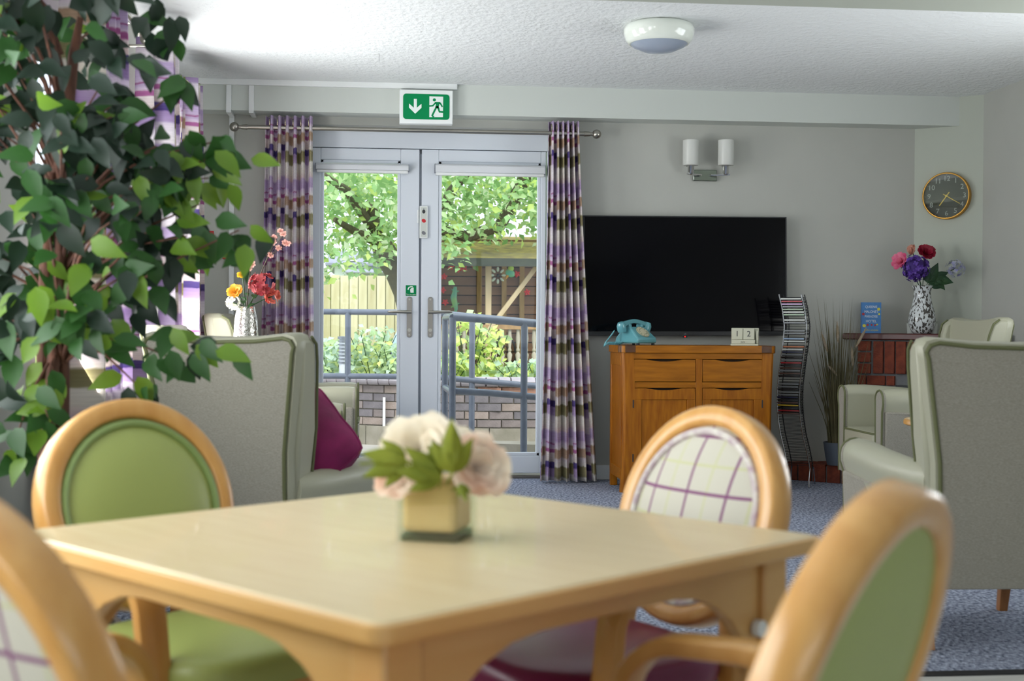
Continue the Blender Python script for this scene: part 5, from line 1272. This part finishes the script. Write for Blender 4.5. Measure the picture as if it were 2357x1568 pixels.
# tree
m_tl = [mat('tree_leaf_%d' % i, c, .5, trans=tr) for i, (c, tr) in enumerate((('b9d69a', .5), ('8fb876', .4), ('cbe080', .55), ('dbe8c4', .45)))]
m_tb = mat('tree_bark', '6e6350', .9, var='4f4a3a', vscale=10, stretch=(4, 4, 1), bump=.8, bscale=18)
def leaf_cloud(pts, size, R, mats, wts, flat=.5):
    v = []; f = []; idx = []
    for p in pts:
        s = size*R.uniform(.7, 1.25); d = V((R.gauss(0, 1), R.gauss(0, 1), R.gauss(-.35, .7))).normalized(); n = V((R.gauss(0, .6), R.gauss(-.7, .6), R.gauss(.8, .6)))
        n = (n-d*n.dot(d)); n = n.normalized() if n.length > .01 else V((0, 0, 1)); x = d.cross(n); k = len(v); w = s*.30
        v += [tuple(p), tuple(p+d*s*.45+x*w+n*w*.3), tuple(p+d*s*.5), tuple(p+d*s*.45-x*w+n*w*.3), tuple(p+d*s-n*s*.12)]
        f += [(k, k+1, k+2), (k+2, k+1, k+4), (k, k+2, k+3), (k+2, k+4, k+3)]; c = R.choices(range(len(mats)), wts)[0]; idx += [c]*4
    me = bpy.data.meshes.new('foliage'); me.from_pydata(v, [], f); [me.materials.append(m) for m in mats]; me.polygons.foreach_set('material_index', idx); me.shade_smooth(); return me
def garden_tree():
    R = random.Random(31); Y0 = 15.6; b = atY(962, 800, Y0); t = thing('garden_tree', 'leafy garden tree with a leaning trunk between the door leaves', 'tree', (b.x, Y0, .5)); o = V((b.x, Y0, .5))
    def A(x, y, Y=Y0): return atY(x, y, Y)-o
    MB().tube([V((.02, 0, -.1)), A(948, 720), A(935, 670), A(915, 625), A(888, 585), A(868, 540), A(850, 470, 15.2)], [.19, .16, .155, .15, .14, .10, .07], 12).obj('trunk', m_tb, t)
    for pts, rs in (([A(932, 660), A(945, 600, 15.3), A(985, 520, 15), A(1040, 440, 14.8), A(1090, 380, 14.6)], [.10, .09, .08, .06, .04]), ([A(875, 560), A(820, 535, 15.2), A(770, 505, 15)], [.07, .05, .03]),
                    ([A(985, 520, 15), A(1075, 545, 15.2), A(1150, 520, 15.4), A(1200, 430, 15.3), A(1225, 380, 15.2)], [.07, .07, .075, .085, .09]), ([A(1150, 520, 15.4), A(1180, 470, 15.4)], [.06, .04]), ([A(868, 540), A(800, 440, 14.8), A(740, 400, 14.5)], [.07, .05, .03])):
        MB().tube(pts, rs, 8).obj('branch', m_tb, t)
    P = [(560, 250), (1400, 250), (1400, 520), (1250, 535), (1180, 520), (1110, 560), (1080, 590), (1010, 592), (960, 600), (905, 595), (855, 590), (830, 615), (800, 600), (795, 640), (760, 665), (725, 640), (660, 640), (560, 620)]
    pts = []; cl = []
    while len(cl) < 620:
        x, y = R.uniform(560, 1400), R.uniform(250, 670)
        if in_poly(x, y, P): cl.append((x, y, Y0+R.uniform(-1.6, 1.8)))
    for x, y, Y in cl:
        if (735 < x < 820 and 470 < y < 640 and R.random() < .30) or (1150 < x < 1245 and 470 < y < 540 and R.random() < .55): continue
        c = atY(x, y, Y)-o
        for k in range(23): pts.append(c+V((R.gauss(0, .12), R.gauss(0, .15), R.gauss(0, .11))))
    stuff(mo('foliage', leaf_cloud(pts, .105, R, m_tl, (5, 5, 2, 2)), t))
garden_tree()
# open-fronted timber shelter
def shelter():
    m_rf = mat('mossy_felt', 'b5a056', .95, var='7d6a4a', vscale=9, bump=.8, bscale=40); m_fa = mat('mossy_fascia', '4b5044', .9, var='3a3f36', vscale=12)
    m_br = [mat('shelter_board_%d' % i, c, .85, var=d, vscale=3, stretch=(.6, 4, 6)) for i, (c, d) in enumerate((('8f6a54', '7c5a47'), ('856250', '745444')))]
    m_pt = mat('shelter_post', 'a8865a', .8, var='8e6f48', vscale=5, stretch=(4, 4, 1)); m_pl = mat('new_timber', 'cdb994', .7, var='bda67e', vscale=4, stretch=(4, 4, 1)); m_gr = mat('grey_baluster', 'a7a08f', .8)
    YF, YB_ = 15.0, 16.6; x0 = atY(1003, 600, YF).x; x1 = atY(1330, 600, YF).x
    t = thing('garden_shelter', 'open brown timber shelter with a mossy roof and balustrade', 'shed', (x0, YF, .45))
    def L(px, py, Y): p = atY(px, py, Y); return V((p.x-x0, Y-YF, p.z-.45))
    ze = L(1120, 598, YF).z; zr_ = L(1200, 545, 17.2).z; W_ = x1-x0
    r = MB(); r.add([(-.25, -.25, ze), (W_, -.25, ze), (W_, 2.2, zr_), (.35, 2.2, zr_), (-.25, -.25, ze-.05), (W_, -.25, ze-.05), (W_, 2.2, zr_-.05), (.35, 2.2, zr_-.05)], [(0, 1, 2, 3), (4, 7, 6, 5), (0, 4, 5, 1), (3, 2, 6, 7), (0, 3, 7, 4), (1, 5, 6, 2)]); r.obj('roof', m_rf, t, smooth=False)
    MB().bx(-.25, W_, -.28, -.25, ze-.085, ze+.005).obj('fascia', m_fa, t, smooth=False)
    zt = L(1100, 612, YB_).z+.25; z = -.2; k = 0
    g = []
    for m in m_br:
        q = MB().box((W_/2-.1, 0, .056), (W_+.4, .02, .105)).mesh('board', False); q.materials.append(m); g.append(q)
    while z < zt:
        o = mo('board', g[k % 2], t); o.location = (0, YB_-YF+rnd.uniform(-.004, .004), z); z += .118; k += 1
    MB().bx(-.3, W_+.1, YB_-YF+.012, YB_-YF+.03, -.2, zt).obj('backing', mat('shelter_backing', '2e2019', .9), t, smooth=False)
    for px in (1010, 1103, 1160, 1201, 1250): p = L(px, 700, YB_-.04); MB().bx(p.x-.03, p.x+.03, p.y-.025, p.y+.025, -.2, zt).obj('stud', m_pt, t, smooth=False)
    p = L(1124, 700, YF+.05); MB().bx(p.x-.032, p.x+.032, p.y-.03, p.y+.03, 0, ze-.06).obj('post', m_pl, t, smooth=False)
    a, b = L(1238, 610, YF-.03), L(1108, 782, YF-.03); d = (b-a); MB().tube([a-d*.05, b+d*.06], 1, 8, flat=(.055, .085), up=(0, 1, 0)).obj('brace', m_pl, t)
    zb = L(1150, 752, YF).z; MB().bx(-.3, W_, -.03, .05, zb-.03, zb+.02).obj('hand_rail', m_pt, t, smooth=False)
    prof = [(.018, 0), (.018, .05), (.024, .06), (.015, .075), (.03, .16), (.014, .19), (.022, .20), (.02, .22), (.014, .23), (.026, .33), (.02, .38), (.02, .44)]; H = zb-.03-L(1150, 855, YF).z
    q = MB().lathe([(r_, z_*H/.44) for r_, z_ in prof], 10).mesh('baluster'); q.materials.append(m_gr); px = 1036
    for px in (1016, 1036, 1052, 1068, 1087, 1104, 1138, 1156, 1173, 1192, 1211, 1229): o = mo('baluster', q, t); p = L(px, 852, YF); o.location = (p.x, .01, p.z)
    # hangings on the back wall
    YO = YB_-.06
    def W3(px, py): return atY(px, py, YO)
    mlz = mat('lizard_green', '8fbf6a', .4, var='3a9aa8', vscale=5); mtl = mat('parrot_teal', '3fb0b0', .4, var='9ac458', vscale=6); mrd = mat('felt_red', 'd8303a', .7); mwh = mat('tin_white', 'cfd6d4', .3)
    c = W3(1047, 690); th = thing('lizard_ornament', 'painted metal lizard ornament hanging on the shelter wall', 'ornament', c)
    pth = [W3(*p)-c for p in ((1048, 660), (1047, 672), (1044, 685), (1047, 700), (1050, 712), (1046, 722), (1042, 716))]
    MB().tube(pth, [.02, .03, .04, .035, .022, .014, .006], 10).obj('body', mlz, th)
    for (ax, ay), (bx_, by) in (((1047, 672), (1039, 666)), ((1047, 672), (1056, 670)), ((1047, 702), (1038, 708)), ((1049, 702), (1057, 698))): MB().tube([W3(ax, ay)-c, W3(bx_, by)-c], [.012, .007], 6).obj('leg', mlz, th)
    c = W3(1174, 625); th = thing('parrot_ornament', 'painted metal parrot ornament hanging under the shelter eaves', 'ornament', c); sc = YO/FPX
    MB().ell((0, 0, -4*sc), (12*sc, .02, 9*sc), 12, 8, RY(.4)).obj('body', mtl, th); MB().ell((2*sc, 0, 7*sc), (7*sc, .02, 7*sc), 10, 7).obj('head', mat('parrot_lime', 'a9c94e', .4), th); MB().tube([(-5*sc, 0, -9*sc), (-10*sc, 0, -18*sc)], [.02, .006], 6).obj('tail', mat('parrot_orange', 'e09a30', .4), th)
    c = W3(1146, 634); th = thing('flower_ornament', 'white metal flower ornament on the shelter wall beside the parrot', 'ornament', c)
    for k in range(8): a = k*pi/4; MB().ell((14*sc*cos(a), 0, 14*sc*sin(a)), (6*sc, .01, 3*sc), 10, 6, RY(-a)).obj('petal', mwh, th)
    MB().ell((0, 0, 0), (4*sc, .015, 4*sc), 8, 6).obj('centre', m_ink, th)
    for k, (px, py) in enumerate(((1038, 613), (1055, 620), (1068, 618), (1093, 614), (1022, 637), (1019, 668), (1025, 696), (1190, 631), (1213, 673))):
        c = W3(px, py); th = thing('felt_flower', 'small red felt flower of the garland on the shelter wall', 'ornament', c, 0, 'red garland flowers in the shelter'); f = MB()
        for j in range(5): a = j*2*pi/5+k; f.ell((4.5*sc*cos(a), 0, 4.5*sc*sin(a)), (3.6*sc, .008, 2.4*sc), 8, 5, RY(-a))
        f.obj('petals', mrd, th); MB().ell((0, -.006, 0), (2*sc, .008, 2*sc), 6, 5).obj('centre', mrd, th)
    c = W3(1164, 815); th = thing('iron_scroll', 'black wrought iron scroll panel behind the shelter balusters', 'ornament', c)
    MB().tube([W3(1164+22*cos(a/10)*(1 if a < 40 else 1.1), 812-38*sin(a/10))-c for a in range(0, 63)], .012, 6).obj('outline', m_ink, th)
    MB().tube([W3(1164+10*cos(a/5)*a/62, 812-24*sin(a/5)*a/62)-c for a in range(0, 63)], .008, 6).obj('scroll', m_ink, th)
shelter()
# planting
def shrub(label, px, py, Y, w, h, n, size, cols, wts, seed, z0=.46):
    R = random.Random(seed); c = atY(px, py, Y); t = thing('shrub', label, 'plant', (c.x, Y, z0), 0, 'leafy plants in the raised bed'); pts = []
    for k in range(int(n*.62)):
        u = R.random(); a = R.uniform(0, 6.28); r = w*math.sqrt(R.random())*(1-.5*u); pts.append(V((r*cos(a), r*sin(a)*.7, .02+h*u)))
    stuff(mo('foliage', leaf_cloud(pts, size, R, cols, wts), t)); s = MB()
    for k in range(6): a = k*1.05; s.tube([(0, 0, -.02), (w*.4*cos(a), w*.3*sin(a), h*.5), (w*.7*cos(a), w*.5*sin(a), h*.9)], .004, 4)
    stuff(s.obj('stems', m_lf, t))
g1 = [mat('shrub_green', 'b7d09a', .5, trans=.4), mat('shrub_blue_green', 'c0d8c0', .5, trans=.4), mat('shrub_lime', 'dbe98a', .5, trans=.45)]
shrub('loose grey green plant in the bed near the curtain', 765, 850, 13.3, .35, .42, 330, .085, g1, (3, 4, 0), 1)
shrub('tall pale leaved plant in the bed in front of the fence', 858, 840, 13.2, .33, .55, 420, .08, g1, (4, 3, 1), 2)
shrub('bushy plant in the bed beside the pale blue ornament', 905, 850, 13.0, .26, .40, 260, .08, g1, (4, 2, 1), 3)
shrub('lime green climbing plant behind the railing loop', 1078, 800, 12.9, .32, .68, 330, .10, g1, (2, 0, 5), 4)
shrub('lime green plant between the railing and the shelter balusters', 1125, 820, 12.9, .26, .55, 260, .10, g1, (2, 0, 5), 5)
shrub('broad leaved pale plant below the shelter balusters', 1190, 865, 12.7, .30, .22, 160, .13, g1, (3, 3, 3), 6)
shrub('low bright plant at the foot of the railing loop', 1040, 855, 12.7, .28, .30, 220, .10, g1, (3, 1, 4), 7)
shrub('low green plant at the edge of the brick coping', 1238, 865, 12.6, .3, .25, 180, .11, g1, (4, 2, 2), 8)
shrub('sparse green plant at the far end of the bed', 700, 850, 13.6, .35, .38, 240, .085, g1, (4, 3, 1), 9)
def bollard():
    Y = 12.98; c = atY(788, 830, Y); t = thing('garden_light', 'grey ringed bollard light in the bed beside the railing post', 'garden light', (c.x, Y, .46)); m = mat('bollard_grey', '7f858c', .4, .5); H = atY(788, 775, Y).z-.46
    MB().cyl((0, 0, 0), (0, 0, H-.02), .032, n=14).obj('column', mat('bollard_lens', 'c9cfd3', .4), t)
    for k in range(7): MB().lathe([(0, 0), (.045, 0), (.045, .012), (0, .012)], 16, (0, 0, H-.05-.034*k)).obj('ring', m, t)
    MB().lathe([(0, 0), (.047, 0), (.047, .025), (0, .03)], 16, (0, 0, H-.025)).obj('cap', m, t)
bollard()
def blue_ornament():
    Y = 13.4; c = atY(918, 850, Y); t = thing('garden_ornament', 'pale blue curved garden ornament on a dark stand beside the door stile', 'ornament', (c.x, Y, .46))
    def A(x, y): return atY(x, y, Y)-V((c.x, Y, .46))
    MB().tube([A(926, 752), A(922, 775), A(916, 800), A(914, 825), A(922, 845)], [.03, .06, .075, .06, .02], 12).obj('body', mat('pale_blue_glaze', 'b4cbe6', .3), t)
    MB().tube([A(912, 840), A(905, 852), A(892, 862)], [.012, .012, .008], 8).obj('stand', m_ink, t); MB().tube([A(905, 812), A(893, 818)], [.02, .012], 8).obj('arm', m_ink, t)
    MB().cyl((0, 0, 0), (0, 0, .12), .05).obj('base', m_ink, t)
blue_ornament()
